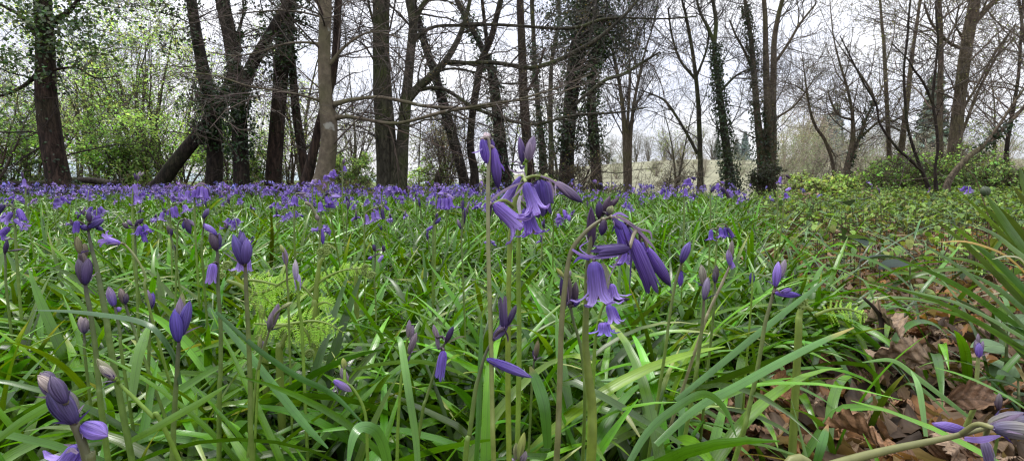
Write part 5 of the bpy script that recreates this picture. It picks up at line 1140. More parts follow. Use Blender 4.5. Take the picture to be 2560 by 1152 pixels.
# ------------------------------------------------------------------ bluebells by the hundred
def plant(kind, lod):
    """returns [(part, MB)] in local coordinates, height about 0.27"""
    parts = []; stem = MB()
    Hh = rng.uniform(.235, .275) if kind == 'nodding' else rng.uniform(.19, .25)
    a = rng.uniform(0, 6.28); dv = np.array([math.cos(a), math.sin(a), 0])
    lean = rng.normal(0, .02, 2)
    if kind == 'nodding':
        pts = [(0, 0, 0)]; 
        pts = np.array([[0, 0, -.01], [lean[0] * .4, lean[1] * .4, Hh * .5], [lean[0], lean[1], Hh * .88]] + [list(np.array([lean[0], lean[1], Hh * .88]) + dv * x + np.array([0, 0, z])) for x, z in ((.008, .03), (.03, .042), (.052, .03))])
    else:
        pts = np.array([[0, 0, -.01], [lean[0] * .4, lean[1] * .4, Hh * .5], [lean[0], lean[1], Hh * .9], [lean[0] * 1.2, lean[1] * 1.2, Hh]])
    W = catmull(pts, 12 if lod == 0 else 7); t = np.linspace(0, 1, len(W))[:, None]
    cc = np.asarray(STG) * (1 - t) + np.asarray(STD if rng.random() < .6 else STB) * t
    tubes(stem, W[None], np.linspace(.0021, .0009, len(W))[None], 6 if lod == 0 else 3, cc[None], cap=False)
    bl = 0 if lod == 0 else lod
    fls = []
    if kind == 'nodding':
        nb = rng.integers(5, 9)
        for k in range(nb):
            u = .58 + .42 * k / (nb - 1); p = W[int(u * (len(W) - 1))]
            side = dv * rng.uniform(.2, 1) + rng.normal(0, .5, 3) * np.array([1, 1, 0])
            b = p + norm(side) * rng.uniform(.004, .012) - np.array([0, 0, .002])
            young = k / nb
            d = norm(norm(side) * rng.uniform(.1, .7) + np.array([0, 0, -1 + .8 * (young > .85)]))
            L = rng.uniform(.017, .021) * (1 - .3 * (young > .75)); kd = 'open' if young < .6 else ('half' if young < .8 else 'bud')
            base = np.array(VIO if rng.random() < .6 else BLU) * rng.uniform(.85, 1.2)
            fls.append((kd, b, b + d * L, .011 if kd == 'open' else .008, base, np.array(LIL) * rng.uniform(.7, 1) if kd == 'open' else base * .8))
    else:
        nb = rng.integers(3, 6); top = W[-1]
        for k in range(nb):
            d = norm(np.array([rng.normal(0, .25), rng.normal(0, .25), 1]))
            b = top - np.array([0, 0, rng.uniform(0, .016)]) + rng.normal(0, .001, 3)
            c0 = np.array(DRK if rng.random() < .6 else MAR) * rng.uniform(.9, 1.5); c1 = np.array([PAL, DRK, (.16, .11, .36), (.25, .2, .2)][rng.integers(0, 4)]) * rng.uniform(.8, 1.1)
            fls.append(('bud', b, b + d * rng.uniform(.016, .022), .007, c0, c1))
        if kind == 'half':
            for k in range(rng.integers(1, 4)):
                aa = rng.uniform(0, 6.28); b = W[int(.85 * (len(W) - 1))] + np.array([math.cos(aa), math.sin(aa), 0]) * .004
                d = norm(np.array([math.cos(aa), math.sin(aa), rng.uniform(-.9, .2)])); base = np.array(VIO) * rng.uniform(.8, 1.2)
                fls.append((rng.choice(['half', 'bud', 'open']), b, b + d * rng.uniform(.016, .02), .008, base, np.array(LIL) * .9))
    parts.append(('stem', stem))
    for kd, b, e, w, c0, c1 in fls:
        m = MB(); bell(m, b, e, w, kd, c0, c1, bl); parts.append(('bell' if kd != 'bud' else 'bud', m))
    return parts


def merge(parts):
    m = MB()
    for _, p in parts:
        v, c, pr, q, t = p.arrays(); m.add(v, c, q, t, pr)
    return m


# where bluebells stand
def bluebell_spots():
    out = []
    cell = .11
    for y in np.arange(.55, 9.3, cell):
        xr = y * 1.12 + .2
        for x in np.arange(-xr, xr, cell):
            xx = x + rng.uniform(-.5, .5) * cell; yy = y + rng.uniform(-.5, .5) * cell
            edge = xx - (.05 + .455 * yy)
            if edge > 0 and rng.random() > .05 * math.exp(-edge): continue
            px = 1280 + FP * xx / yy
            if yy < 1.0: dens = .07
            elif yy < 2.0: dens = .28
            elif yy < 3.0: dens = .55 if px < 1200 else .42
            else: dens = .55 if px < 850 else .30
            if px > 1500: dens *= .75
            if yy > 7.5: dens *= .7
            if yy < .85 and (1180 < px < 1700): continue
            dens *= max(.12, .85 + .75 * math.sin(xx * 2.3 + 1 + .6 * math.sin(yy * 2)) * math.sin(yy * 1.9 + .5 * math.sin(xx * 3)))
            if rng.random() < dens: out.append((xx, yy))
    return out


spots = sorted(bluebell_spots(), key=lambda s: math.hypot(*s))
n_hero = len([o for o in scene.objects if o.name.startswith('bluebell') and o.type == 'EMPTY'])
in_view = [s for s in spots if -30 < 1280 + FP * s[0] / s[1] < 2590]
N_IND = 296 - n_hero
KINDS = {'nodding': 'bluebell with nodding violet bells', 'buds': 'bluebell with closed dark buds', 'half': 'half-open bluebell with lilac side bells'}
KP = {'nodding': 'bluebells with nodding bells', 'buds': 'bluebells in closed bud', 'half': 'half-open bluebells'}


def region(px):
    for lim, s in ((430, 'before the leftmost trunk'), (700, 'before the row of dark trunks'), (900, 'before the pale beech'), (1130, 'before the mossy twin beech'),
                   (1420, 'before the crooked and reddish trunks'), (1700, 'before the great ivy trunk'), (9999, 'at the right path edge')):
        if px < lim: return s


protos = {}
individual = set(id(s) for s in in_view[:N_IND])
for s in in_view[:N_IND]:
    x, y = s; px = 1280 + FP * x / y; near = y < 2.1
    kd = rng.choice(['nodding', 'buds', 'half'], p=[.42, .30, .28] if y < 2 else [.75, .1, .15])
    key = (kd, near, int(rng.integers(0, 5)))
    if key not in protos:
        parts = plant(kd, 0 if y < 1.3 else 1)
        if near:
            root = empty('bluebell', (0, 0, 0), 'x', 'bluebell')
            for nm, m in parts: m.build(nm, M['stem'] if nm == 'stem' else M['petal'], root)
        else:
            root = merge(parts).build('bluebell', M['petal'])
        protos[key] = root; o = root
    else:
        o = copy_tree(protos[key])
    z = float(gz(x, y)); sc = rng.uniform(.8, 1.06) if y > 1.2 else rng.uniform(.62, .86)
    o.location = (x, y, z); o.rotation_euler = (rng.normal(0, .07), rng.normal(0, .07), rng.uniform(0, 6.28)); o.scale = (sc, sc, sc)
    band = 'near the front' if y < 1.1 else ('in middle distance' if y < 1.8 else 'far back')
    tag(o, f'{KINDS[kd]}, {band}, {region(px)}', 'bluebell', f'{KP[kd]} {band}, {region(px)}')

var = {k: [merge(plant(k, 2)).arrays() for _ in range(8)] for k in KINDS}
carpet = MB()
for s in spots:
    if id(s) in individual: continue
    x, y = s
    lf = 1280 + FP * x / y < 850
    kd = 'nodding' if rng.random() < (.78 if lf else .45) else ('half' if rng.random() < .5 else 'buds')
    v, c, pr, q, t = var[kd][rng.integers(0, 8)]
    a = rng.uniform(0, 6.28); sc = rng.uniform(.68, 1.18); ca, sa = math.cos(a), math.sin(a)
    R3 = np.array([[ca, -sa, 0], [sa, ca, 0], [rng.normal(0, .06), rng.normal(0, .06), 1]])
    carpet.add((v @ R3.T) * sc + np.array([x, y, float(gz(x, y))]), c * rng.uniform(.6, 1.3) * np.array([.92 + rng.normal(0, .14), 1.0, .90]), q, t, pr)
tag(carpet.build('bluebell_carpet', M['petal']), 'carpet of violet bluebells spreading back to the trees', 'bluebells', kind='stuff')


# ------------------------------------------------------------------ strap leaves
def leaf_field(mb, x, y, n_seg, Lr, Wr, e0r, droopr, base, tipc=(.30, .34, .10), lax=0.0):
    n = len(x)
    az = rng.uniform(0, 6.28, n); L = rng.uniform(*Lr, n) * (.86 + .26 * np.sin(x * 4.1 + 1.7 * np.sin(y * 2.3)) * np.sin(y * 3.7 + .8)); W = rng.uniform(*Wr, n)
    e0 = np.radians(rng.uniform(*e0r, n)); dr = np.radians(rng.uniform(*droopr, n)); bend = rng.normal(0, .35, n); tw = rng.normal(0, .7, n)
    kink = (rng.random(n) < .12) * rng.uniform(.6, 1.5, n); kt = rng.uniform(.35, .7, n)
    t = np.linspace(0, 1, n_seg)
    el = e0[:, None] - dr[:, None] * t[None] ** 1.25 - kink[:, None] * (t[None] > kt[:, None])
    el = np.maximum(el, -1.35)
    A = az[:, None] + bend[:, None] * t[None]
    T = np.stack([np.cos(el) * np.cos(A), np.cos(el) * np.sin(A), np.sin(el)], -1)
    st = (L / (n_seg - 1))[:, None, None]
    mid = np.concatenate([np.zeros((n, 1, 3)), np.cumsum((T[:, 1:] + T[:, :-1]) / 2 * st, 1)], 1)
    mid += np.stack([x, y, gz(x, y) - .004], -1)[:, None]
    gh = gz(mid[..., 0], mid[..., 1]) + .006 + .02 * rng.random((n, 1))
    mid[..., 2] = np.where(t[None] > .2, np.maximum(mid[..., 2], gh), mid[..., 2])
    # cull leaves that stand against the lens or rise in front of the flower heads
    q = mid - CAM; d = q @ FWD; py = 576 - FP * (q @ UPV) / np.maximum(d, .01); dist = np.linalg.norm(q, axis=-1)
    lim = np.where(d < .30, 820, np.where(d < .45, 740, np.where(d < .8, 640, np.where(d < 2, 515, 476))))
    bad = (dist < .30).any(1) | ((d > .02) & (py < lim)).any(1)
    T = norm(np.gradient(mid, axis=1))
    hs = np.stack([-np.sin(A), np.cos(A), np.zeros_like(A)], -1); hs = norm(hs - T * (hs * T).sum(-1, keepdims=True))
    nn = np.cross(T, hs); ra = (tw[:, None] * t[None])[..., None]
    s = hs * np.cos(ra) + nn * np.sin(ra); n2 = np.cross(T, s)
    wp = (.55 + .45 * np.sin(np.minimum(t / .5, 1) * 1.57)) * (1 - np.clip((t - .5) / .5, 0, 1) ** 2.3 * .93)
    cb = vary(base, n, .40, .12)[:, None, :] * (.16 + 1.0 * t[None, :, None])  # darker towards the leaf base, painted shade for the gaps between leaves
    yt = (rng.random(n) < .10)[:, None, None] * np.clip((t - .78) / .15, 0, 1)[None, :, None]
    cc = cb * (1 - yt) + np.asarray(tipc) * yt
    k = ~bad
    strips(mb, mid[k], s[k], n2[k], W[k, None] * wp[None], .16, cc[k])


def scatter(n, y0, y1, xf=1.15, x0=.35):
    y = np.sqrt(rng.uniform(y0 ** 2 if y0 > 0 else 0, y1 ** 2, n)); x = rng.uniform(-1, 1, n) * (y * xf + x0)
    return x, y


def edge_of(x, y): return x - (.03 + .452 * y)


LEAF = (.074, .190, .004)
lm = MB()
for (n, y0, y1, seg, Lr, Wr) in ((11500, .0, 1.0, 14, (.13, .27), (.005, .0108)), (14500, 1.0, 2.4, 10, (.15, .29), (.0048, .0102)), (15000, 2.4, 5.5, 7, (.18, .33), (.008, .015)), (15000, 5.5, 9.6, 5, (.16, .30), (.010, .018))):
    x, y = scatter(n, y0, y1)
    e = edge_of(x, y) + .10 * np.sin(y * 5) + .05 * np.sin(y * 13 + 1)
    k = (e < 0) | (rng.random(n) < .10 * np.exp(-np.maximum(e, 0) / .25))
    # clumped: several leaves from one bulb
    x, y = x[k], y[k]
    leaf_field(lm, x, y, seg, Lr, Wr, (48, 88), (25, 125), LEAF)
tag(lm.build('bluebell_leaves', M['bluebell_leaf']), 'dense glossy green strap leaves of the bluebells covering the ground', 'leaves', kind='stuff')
gm = MB()
x, y = scatter(2600, .25, 3.6, 1.2, .2); e = edge_of(x, y); k = (e > -.05) & (rng.random(len(x)) < .72); 
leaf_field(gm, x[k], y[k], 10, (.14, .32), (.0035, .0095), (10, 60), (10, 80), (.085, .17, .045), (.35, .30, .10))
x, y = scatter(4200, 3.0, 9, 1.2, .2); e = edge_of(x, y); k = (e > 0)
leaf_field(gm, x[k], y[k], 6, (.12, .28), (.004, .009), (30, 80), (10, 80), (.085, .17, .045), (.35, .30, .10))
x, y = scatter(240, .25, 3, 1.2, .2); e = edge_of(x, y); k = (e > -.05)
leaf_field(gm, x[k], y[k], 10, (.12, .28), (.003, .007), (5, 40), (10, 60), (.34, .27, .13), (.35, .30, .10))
tag(gm.build('grass', M['bluebell_leaf']), 'loose flopped grass blades over the leaf litter beside the path', 'grass', kind='stuff')


# single strap leaves that stand out in the photograph
def hero_leaf(label, pts, w, d, colr=LEAF, roll=.3, curl=0.0, tip=None, name='strap_leaf'):
    mb = MB(); n = 26; w = w * .5
    cc = np.repeat(np.asarray(colr)[None], n, 0) * np.linspace(.85, 1.1, n)[:, None]
    if tip is not None: f = np.clip((np.linspace(0, 1, n) - .82) / .1, 0, 1)[:, None]; cc = cc * (1 - f) + np.asarray(tip) * f
    c = ribbon_px(mb, pts, w * d / FP, cc, d, roll, n=n, curl=curl)
    tag(mb.build(name, M['bluebell_leaf'], origin=tuple(c[0])), label, 'leaf')


hero_leaf('long dark strap leaf bent down at a sharp crease, crossing the left front', [(452, 960, .235), (435, 890, .235), (390, 825, .235), (340, 800, .24), (270, 788, .25), (180, 778, .26), (85, 775, .27)], 30, .235, (.035, .10, .02), .5)
hero_leaf('broad bright leaf arching over in a folded hump at the bottom centre', [(980, 1260, .19), (970, 1150, .185), (945, 1080, .18), (905, 1065, .175), (880, 1095, .17), (868, 1170, .165)], 66, .18, (.075, .20, .03), .5, .3)
hero_leaf('long leaf with a yellowing tip slanting up to the right, right of centre front', [(1640, 1110, .25), (1740, 1020, .26), (1850, 960, .27), (1960, 900, .29), (2060, 850, .31), (2135, 818, .33)], 44, .26, (.075, .20, .03), -.3, 0, (.4, .34, .06))
hero_leaf('straight leaf cutting diagonally up to the right toward the farthest blades', [(1690, 1000, .30), (1790, 920, .33), (1900, 830, .36), (2000, 750, .39), (2075, 690, .42)], 34, .33, (.06, .17, .025), .1)
hero_leaf('pale broad leaf standing up and folded at its tip, beside the column of grey-mauve buds', [(1050, 1240, .21), (1040, 1100, .215), (1022, 980, .22), (1010, 900, .23), (1000, 850, .24), (985, 842, .25)], 38, .22, (.09, .21, .03), .1)
hero_leaf('grey-green leaf arching wide to the right beneath the column of buds', [(880, 925, .30), (960, 910, .29), (1050, 905, .285), (1130, 925, .28), (1183, 950, .28)], 34, .285, (.09, .19, .06), .9)
hero_leaf('wide upright leaf with a torn brown tip, right of the tall pale stem', [(1370, 1120, .25), (1362, 1020, .25), (1345, 960, .255), (1325, 915, .26)], 62, .25, (.055, .16, .02), .15, 0, (.14, .16, .03))
hero_leaf('bright leaf hanging over in a hook at the right of the olive stem', [(1560, 1180, .22), (1620, 1080, .23), (1690, 1020, .24), (1760, 985, .25), (1810, 1020, .25), (1840, 1090, .245)], 42, .24, (.085, .21, .045), .3, .3)
hero_leaf('thick leaf blade rising straight beside the bent dark stem', [(1185, 1240, .22), (1195, 1100, .22), (1200, 980, .225), (1203, 880, .23), (1204, 790, .24)], 34, .225, (.05, .15, .02), .6)
hero_leaf('pale leaf sweeping up to the left at the bottom left', [(330, 1100, .19), (370, 1080, .20), (440, 1040, .21), (510, 1000, .22), (570, 960, .23)], 40, .2, (.11, .23, .035), .3)
hero_leaf('long pale leaf rising to the right behind the plump violet buds', [(330, 1000, .24), (345, 900, .25), (360, 850, .26), (375, 810, .28)], 46, .25, (.11, .23, .035), .25)
hero_leaf('bright leaf running from the left edge up toward the upper right, bottom left', [(-20, 1110, .20), (60, 1050, .21), (150, 1000, .225), (230, 965, .24)], 44, .21, (.10, .23, .03), .3)
hero_leaf('long narrow leaf crossing behind the crown of dark violet buds down to the right', [(520, 770, .36), (600, 860, .33), (680, 960, .30), (760, 1060, .27), (820, 1120, .25)], 40, .30, (.05, .15, .02), .35)
hero_leaf('dark leaf crossing down right from the fern toward the bottom centre', [(540, 780, .28), (640, 870, .26), (740, 940, .25), (830, 985, .24), (910, 1060, .23)], 32, .25, (.04, .12, .02), .5)
hero_leaf('narrow pale leaf with an upturned tip lying in the litter at the lower right', [(2420, 1040, .42), (2350, 985, .43), (2290, 940, .44), (2230, 900, .45), (2155, 905, .46)], 26, .44, (.10, .22, .04), .4)
hero_leaf('upright pale blade standing in the litter at the lower right', [(2315, 1090, .36), (2305, 1010, .37), (2295, 960, .38), (2277, 925, .40)], 26, .37, (.12, .25, .06), .2)
hero_leaf('cut-off dark leaf with a brown end standing in the bottom right', [(2035, 1180, .26), (2055, 1110, .26), (2070, 1060, .27)], 40, .26, (.05, .15, .02), .1, 0, (.25, .13, .04))


# ------------------------------------------------------------------ bracken ferns
def frond(mb, pts, width, d, n=13, colr=(.36, .60, .06), both=(1, -1), droop=.35):
    width = width * .62; W = np.array([P(q[0], q[1], q[2] if len(q) > 2 else d) for q in pts]); c = catmull(W, n); T = norm(np.gradient(c, axis=0))
    tubes(mb, c[None], np.linspace(.0016, .0005, n)[None], 6, (.22, .30, .06))
    up = np.array([.15, -1.0, .55])
    mids, sides, nrms, wid = [], [], [], []
    for i in range(2, n):
        t = i / (n - 1); s0 = norm(np.cross(T[i], up))
        for sg in both:
            Lp = width * math.sin(math.pi * min(.25 + t * .75, 1)) ** .8 * rng.uniform(.8, 1.15) + .002
            dv = norm(s0 * sg + T[i] * rng.uniform(.2, .7) + np.array([0, 0, rng.normal(0, .12)]))
            m = 9; u = np.linspace(0, 1, m)
            curl = rng.uniform(.2, 1.4) * droop
            ax = c[i] + dv * (u * Lp)[:, None] - np.array([0, 0, 1]) * (u ** 2 * Lp * curl)[:, None] + T[i] * (np.sin(u * 2) * Lp * rng.normal(0, .12))[:, None]
            ta = norm(np.gradient(ax, axis=0)); sd = norm(np.cross(ta, up))
            for q in range(1, m):
                for sg2 in (1, -1):
                    l = (Lp * .16 * (1 - .7 * u[q]) + .0005) * rng.uniform(.7, 1.2); dl = norm(sd[q] * sg2 + ta[q] * .5 + rng.normal(0, .12, 3)); v = np.linspace(0, 1, 4)
                    mid = ax[q] + dl * (v * l)[:, None]; mids.append(mid); s3 = norm(np.cross(dl, up)); sides.append(np.repeat(s3[None], 4, 0)); nrms.append(np.repeat(np.cross(s3, dl)[None], 4, 0)); wid.append(l * .42 * np.array([.6, 1, .8, .1]))
            tubes(mb, ax[None], np.linspace(.0005, .0002, m)[None], 3, colr, cap=False)
    B = len(mids)
    strips(mb, np.array(mids), np.array(sides), np.array(nrms), np.array(wid), .12, vary(colr, B, .22, .07))


def crozier(mb, px, py, d, r, colr=(.22, .30, .07), turns=1.8, flip=1):
    c = P(px, py, d); a = np.linspace(0, turns * 6.283, 34); rr = r * np.linspace(1, .12, 34)
    pts = c + (np.cos(a) * rr)[:, None] * np.array([1.0 * flip, .2, 0]) + (np.sin(a) * rr)[:, None] * np.array([0, .1, 1.0])
    tubes(mb, pts[None], (r * np.linspace(.34, .2, 34))[None], 7, colr)
    for k in range(26):
        j = rng.integers(0, 30); p = pts[j] + norm(pts[j] - c) * r * .25 + rng.normal(0, r * .15, 3)
        q = np.array([p, p + rng.normal(0, r * .16, 3), p + rng.normal(0, r * .22, 3)]); tubes(mb, q[None], np.array([[r * .13, r * .16, r * .05]]), 5, np.asarray(colr) * rng.uniform(.8, 1.3))


def fern(label, stalk, fronds, croz, d):
    W = [P(q[0], q[1], d) for q in stalk]; b = W[0].copy(); g = float(gz(b[0], b[1]))
    e = np.array([b[0], b[1], g]); root = empty('bracken_fern', e, label, 'fern')
    mb = MB(); c = catmull(np.array([e] + W) if b[2] - g > .01 else np.array(W), 24); tubes(mb, c[None], np.linspace(.0034, .0017, 24)[None], 8, (.20, .27, .05), rough=.05)
    mb.build('stalk', M['fern'], root)
    for pts, w in fronds:
        mb = MB(); frond(mb, pts, w, d); mb.build('frond', M['fern'], root)
    for q in croz:
        mb = MB(); crozier(mb, q[0], q[1], d, q[2] * d / FP); mb.build('coiled_tip', M['fern'], root)


Q_ = lambda x, y: (480 + .2952 * x, 560 + .2952 * y)
fern('bright green bracken fern with a bent yellow stalk and coiled tips at its left', [Q_(600, 820), Q_(560, 720), Q_(490, 600), Q_(410, 520), Q_(300, 480)],
     [([Q_(430, 470), Q_(560, 480), Q_(700, 510), Q_(830, 555)], .020), ([Q_(470, 540), Q_(560, 600), Q_(640, 640), Q_(720, 720)], .018), ([Q_(520, 600), Q_(650, 560), Q_(800, 470), Q_(900, 440)], .014)], [(*Q_(295, 355), 11), (*Q_(345, 410), 8), (*Q_(250, 440), 8)], .46)
fern('bracken fern with a pale upright stalk topped by a knobbly coiled head', [Q_(1040, 800), Q_(1045, 650), Q_(1060, 480), Q_(1080, 350), Q_(1110, 285)],
     [([Q_(1000, 570), Q_(1070, 500), Q_(1160, 440), Q_(1250, 400), Q_(1350, 380), Q_(1450, 380)], .017), ([Q_(1050, 640), Q_(950, 540), Q_(880, 500), Q_(800, 470)], .016), ([Q_(1040, 700), Q_(1120, 660), Q_(1190, 690)], .014)], [(*Q_(1090, 235), 9), (*Q_(1140, 205), 9), (*Q_(1140, 245), 8), (*Q_(1470, 365), 7), (*Q_(1520, 435), 9), (*Q_(1455, 415), 7)], .47)
fern('low bracken fern with frilly drooping fronds and coiled tips, under the other two ferns', [Q_(740, 1150), Q_(760, 1040), Q_(800, 940), Q_(860, 880)],
     [([Q_(700, 880), Q_(800, 850), Q_(920, 830), Q_(1050, 820), Q_(1170, 850), Q_(1280, 920)], .020), ([Q_(860, 860), Q_(760, 850), Q_(640, 850), Q_(530, 840)], .014), ([Q_(920, 860), Q_(960, 900), Q_(990, 960), Q_(1000, 1040)], .013), ([Q_(820, 870), Q_(780, 910), Q_(740, 960)], .012), ([Q_(980, 850), Q_(1080, 880), Q_(1140, 930)], .014)], [(*Q_(990, 1100), 11), (*Q_(880, 950), 8), (*Q_(760, 930), 8), (*Q_(1035, 1020), 7), (*Q_(570, 960), 7)], .40)
fern('single bracken frond arching right over the path edge with a coiled tip', [(1995, 860), (1998, 790), (2010, 768), (2030, 775)], [([R_(540, 570), R_(600, 548), R_(660, 545), R_(710, 560), R_(742, 578)], .013)], [(*R_(485, 525), 13), (*R_(735, 572), 6)], .42)
fern('small light green fern head right of the knobbly coiled head', [(890, 700), (900, 685), (908, 675)], [([(850, 680), (880, 668), (915, 672), (930, 690)], .012)], [(925, 690, 6)], .6)

# ------------------------------------------------------------------ path side: litter, brambles, nettle
def dry_leaf_mesh(k, nu=13, nt=27, raw=False):
    mb = MB()
    t = np.linspace(0, 1, nt); u = np.linspace(-1, 1, nu)
    lobes = 3.2 + .35 * k
    lob = .45 + .55 * np.abs(np.sin(t * math.pi * lobes)) ** .6 if k % 3 else .9 + .1 * np.abs(np.sin(t * math.pi * 9))
    w = (.36 if k % 3 else .30) * np.sin(np.clip(t * .96 + .02, 0, 1) * math.pi) ** .7 * (.45 + .55 * lob)
    c1, c2, c3 = rng.uniform(.3, 1.2) * rng.choice([-1, 1]), rng.uniform(-1.0, 1.1), rng.uniform(-1.0, 1.0)
    X = (t[:, None] - .5) + .05 * np.abs(u)[None] * np.sin(t * 12)[:, None]; asym = 1 + .18 * np.sin(t * 8 + k)[:, None] * np.sign(u)[None]
    Yy = w[:, None] * u[None] * asym * (1 - .25 * abs(c1) * np.abs(u)[None] ** 2)
    ph = rng.uniform(0, 6.28, 6)
    crump = sum(.030 / (1 + .5 * m) * np.sin((4 + 3 * m) * X + ph[m]) * np.sin((5 + 4 * m) * Yy * 2 + ph[5 - m]) for m in range(6))
    Z = c1 * np.abs(u[None]) ** 2 * w[:, None] + c2 * (t[:, None] - .5) ** 2 + c3 * (t[:, None] - .5) * u[None] * .45 + 1.6 * crump + .03 * np.abs(np.sin(t[:, None] * 17 - np.abs(u)[None] * 4.5)) * np.abs(u)[None]
    Z = Z + .03 * rng.normal(0, 1, (nt, nu)) * (np.abs(u)[None] > .95)
    V = np.stack([X, Yy, Z - Z.min() * .6], -1); V = np.broadcast_to(V, (nt, nu, 3)).copy()
    par = np.zeros(V.shape); par[..., 0] = u[None]; par[..., 1] = t[:, None]
    i = np.arange(nt - 1)[:, None]; j = np.arange(nu - 1)[None]
    mb.add(V.reshape(-1, 3), (.2, .14, .09), np.stack([i * nu + j, i * nu + j + 1, (i + 1) * nu + j + 1, (i + 1) * nu + j], -1), None, par.reshape(-1, 3))
    if raw: return mb.arrays()
    V = V[:, ::2]
    st = np.array([[-.5, 0, V[0, 3, 2]], [-.62, .02, V[0, 3, 2] + .02], [-.72, .0, V[0, 3, 2]]]); tubes(mb, st[None], np.array([[.012, .010, .008]]), 5, (.14, .09, .06))
    return mb.mesh('dry_leaf', M['dry_leaf'])


DL = [dry_leaf_mesh(k) for k in range(10)]


def dry_leaf(x, y, z, size, label, group, rot=None, k=None):
    o = bpy.data.objects.new('dry_leaf', DL[int(rng.integers(0, 10)) if k is None else k]); col.objects.link(o)
    o.location = (x, y, z); o.scale = (size,) * 3
    o.rotation_euler = rot or (rng.normal(0, .45), rng.normal(0, .45), rng.uniform(0, 6.28))
    tag(o, label, 'dry leaf', group)


cnt = 0
while cnt < 270:
    y = math.sqrt(rng.uniform(.35 ** 2, 2.6 ** 2)) if cnt < 190 else rng.uniform(.35, .95)
    x = rng.uniform(.40 * y, 1.1 * y + .05)
    band = 'at the lower right front' if y < .9 else 'farther back along the path on the right'
    dry_leaf(x, y, float(gz(x, y)) + rng.uniform(.004, .035), rng.uniform(.026, .052), f'curled brown dead leaf in the litter {band}', f'dead leaves {band}'); cnt += 1
for (px, py, d, s, lb, k) in ((2250, 900, .62, .075, 'big greyish rolled dead leaf in the middle of the litter', 1), (2440, 1010, .44, .045, 'pale flat dead leaf with a dark stalk, beside the small lone bluebell', 2), (2205, 820, .68, .07, 'bright orange-brown crumpled dead leaf below the dark broken twig', 5), (2130, 1090, .42, .05, 'crumpled tan dead leaf near the bottom edge on the right', 4)):
    p = P(px, py, d); dry_leaf(p[0], p[1], max(p[2], float(gz(p[0], p[1])) + .01), s, lb, None, (rng.normal(0, .3) + .5, rng.normal(0, .2), rng.uniform(0, 6.28)), k)
# litter bed below the single leaves: too many to count
mb = MB(); n = 11000
y = rng.uniform(.3, 6, n); x = -.02 + .42 * y + rng.uniform(0, 1, n) * (.75 * y + .3)
c = np.stack([x, y, gz(x, y) + rng.uniform(.001, .022, n)], -1)
LV = [dry_leaf_mesh(k_, 5, 11, True) for k_ in range(10)]
pal = np.array([(.20, .12, .07), (.30, .20, .12), (.36, .25, .16), (.10, .065, .04), (.36, .18, .07)])
for v_i in range(10):
    m_ = np.arange(n) % 10 == v_i; cc_ = c[m_]; nb = len(cc_); v, _, pr, q, t = LV[v_i]
    A = rng.uniform(0, 6.28, nb); tx, ty = rng.normal(0, .3, nb), rng.normal(0, .3, nb); sz = rng.uniform(.022, .052, nb)
    X = v[:, 0][None] * np.cos(A)[:, None] - v[:, 1][None] * np.sin(A)[:, None]; Y_ = v[:, 0][None] * np.sin(A)[:, None] + v[:, 1][None] * np.cos(A)[:, None]
    Z = v[:, 2][None] * .8 + X * tx[:, None] + Y_ * ty[:, None]
    V = np.stack([X, Y_, Z], -1) * sz[:, None, None] + cc_[:, None]
    colr = pal[rng.integers(0, 5, nb)] * rng.uniform(.35, .95, (nb, 1))
    mb.add(V.reshape(-1, 3), np.repeat(colr, len(v), 0), (np.arange(nb)[:, None, None] * len(v) + q[None]).reshape(-1, 4), None, np.tile(pr, (nb, 1)))
tag(mb.build('leaf_litter', M['broad_leaf']), 'bed of brown leaf litter under the grass at the right', 'leaf litter', kind='stuff')


def broad_leaves(mb, c, L, wid, colr, pitch=.35, nseg=7):
    n = len(c); a = rng.uniform(0, 6.28, n); e = rng.normal(0, pitch, n); t = np.linspace(0, 1, nseg)
    el = e[:, None] + .3 - .9 * t[None] * rng.uniform(.3, 1.2, (n, 1))
    T = np.stack([np.cos(el) * np.cos(a)[:, None], np.cos(el) * np.sin(a)[:, None], np.sin(el)], -1)
    mid = c[:, None] + np.concatenate([np.zeros((n, 1, 3)), np.cumsum(T[:, 1:], 1)], 1) * (L / (nseg - 1))[:, None, None]
    s = np.stack([-np.sin(a), np.cos(a), rng.normal(0, .2, n)], -1); s = norm(s)[:, None] + 0 * mid
    w = np.sin(np.clip(t * .93 + .05, 0, 1) ** .8 * math.pi) ** .8
    strips(mb, mid, s, np.cross(T, s), (L * wid)[:, None] * w[None], .10, colr)


mb = MB(); sm = MB()
n = 12500
y = np.where(rng.random(n) < .3, rng.uniform(1.2, 9.5, n), rng.uniform(2.6, 9.5, n)); x = .10 + .47 * y + rng.uniform(0, 1, n) ** .9 * (.74 * y)
h = rng.uniform(.02, .11, n) * (1 + .16 * np.maximum(y - 2, 0)); c = np.stack([x, y, gz(x, y) + h], -1)
q = (c - CAM); d = q @ FWD; py = 576 - FP * (q @ UPV) / d; k = py > 458
pal = np.array([(.12, .22, .035), (.17, .28, .05), (.19, .22, .05), (.09, .16, .05), (.05, .09, .03), (.22, .34, .07)])
c = c[k]; cc = pal[rng.integers(0, 6, len(c))] * rng.uniform(.7, 1.3, (len(c), 1))
broad_leaves(mb, c, rng.uniform(.018, .045, len(c)) * (1 + .04 * c[:, 1]), .55, cc, .6)
tubes(sm, np.stack([np.stack([c[:, 0] + .01, c[:, 1], gz(c[:, 0], c[:, 1])], -1), c * [1, 1, .5] + [.004, 0, .0], c], 1), np.full((len(c), 3), .001), 3, vary((.10, .10, .05), len(c), .3, .1), cap=False)
nb = 420; y = rng.uniform(1.2, 8.5, nb); x = .15 + .47 * y + rng.uniform(0, 1, nb) * .7 * y; dd_ = norm(rng.normal(0, 1, (nb, 3)) * [1, 1, .2] + [0, 0, .7]); pth = np.zeros((nb, 8, 3)); pth[:, 0] = np.stack([x, y, gz(x, y)], -1)
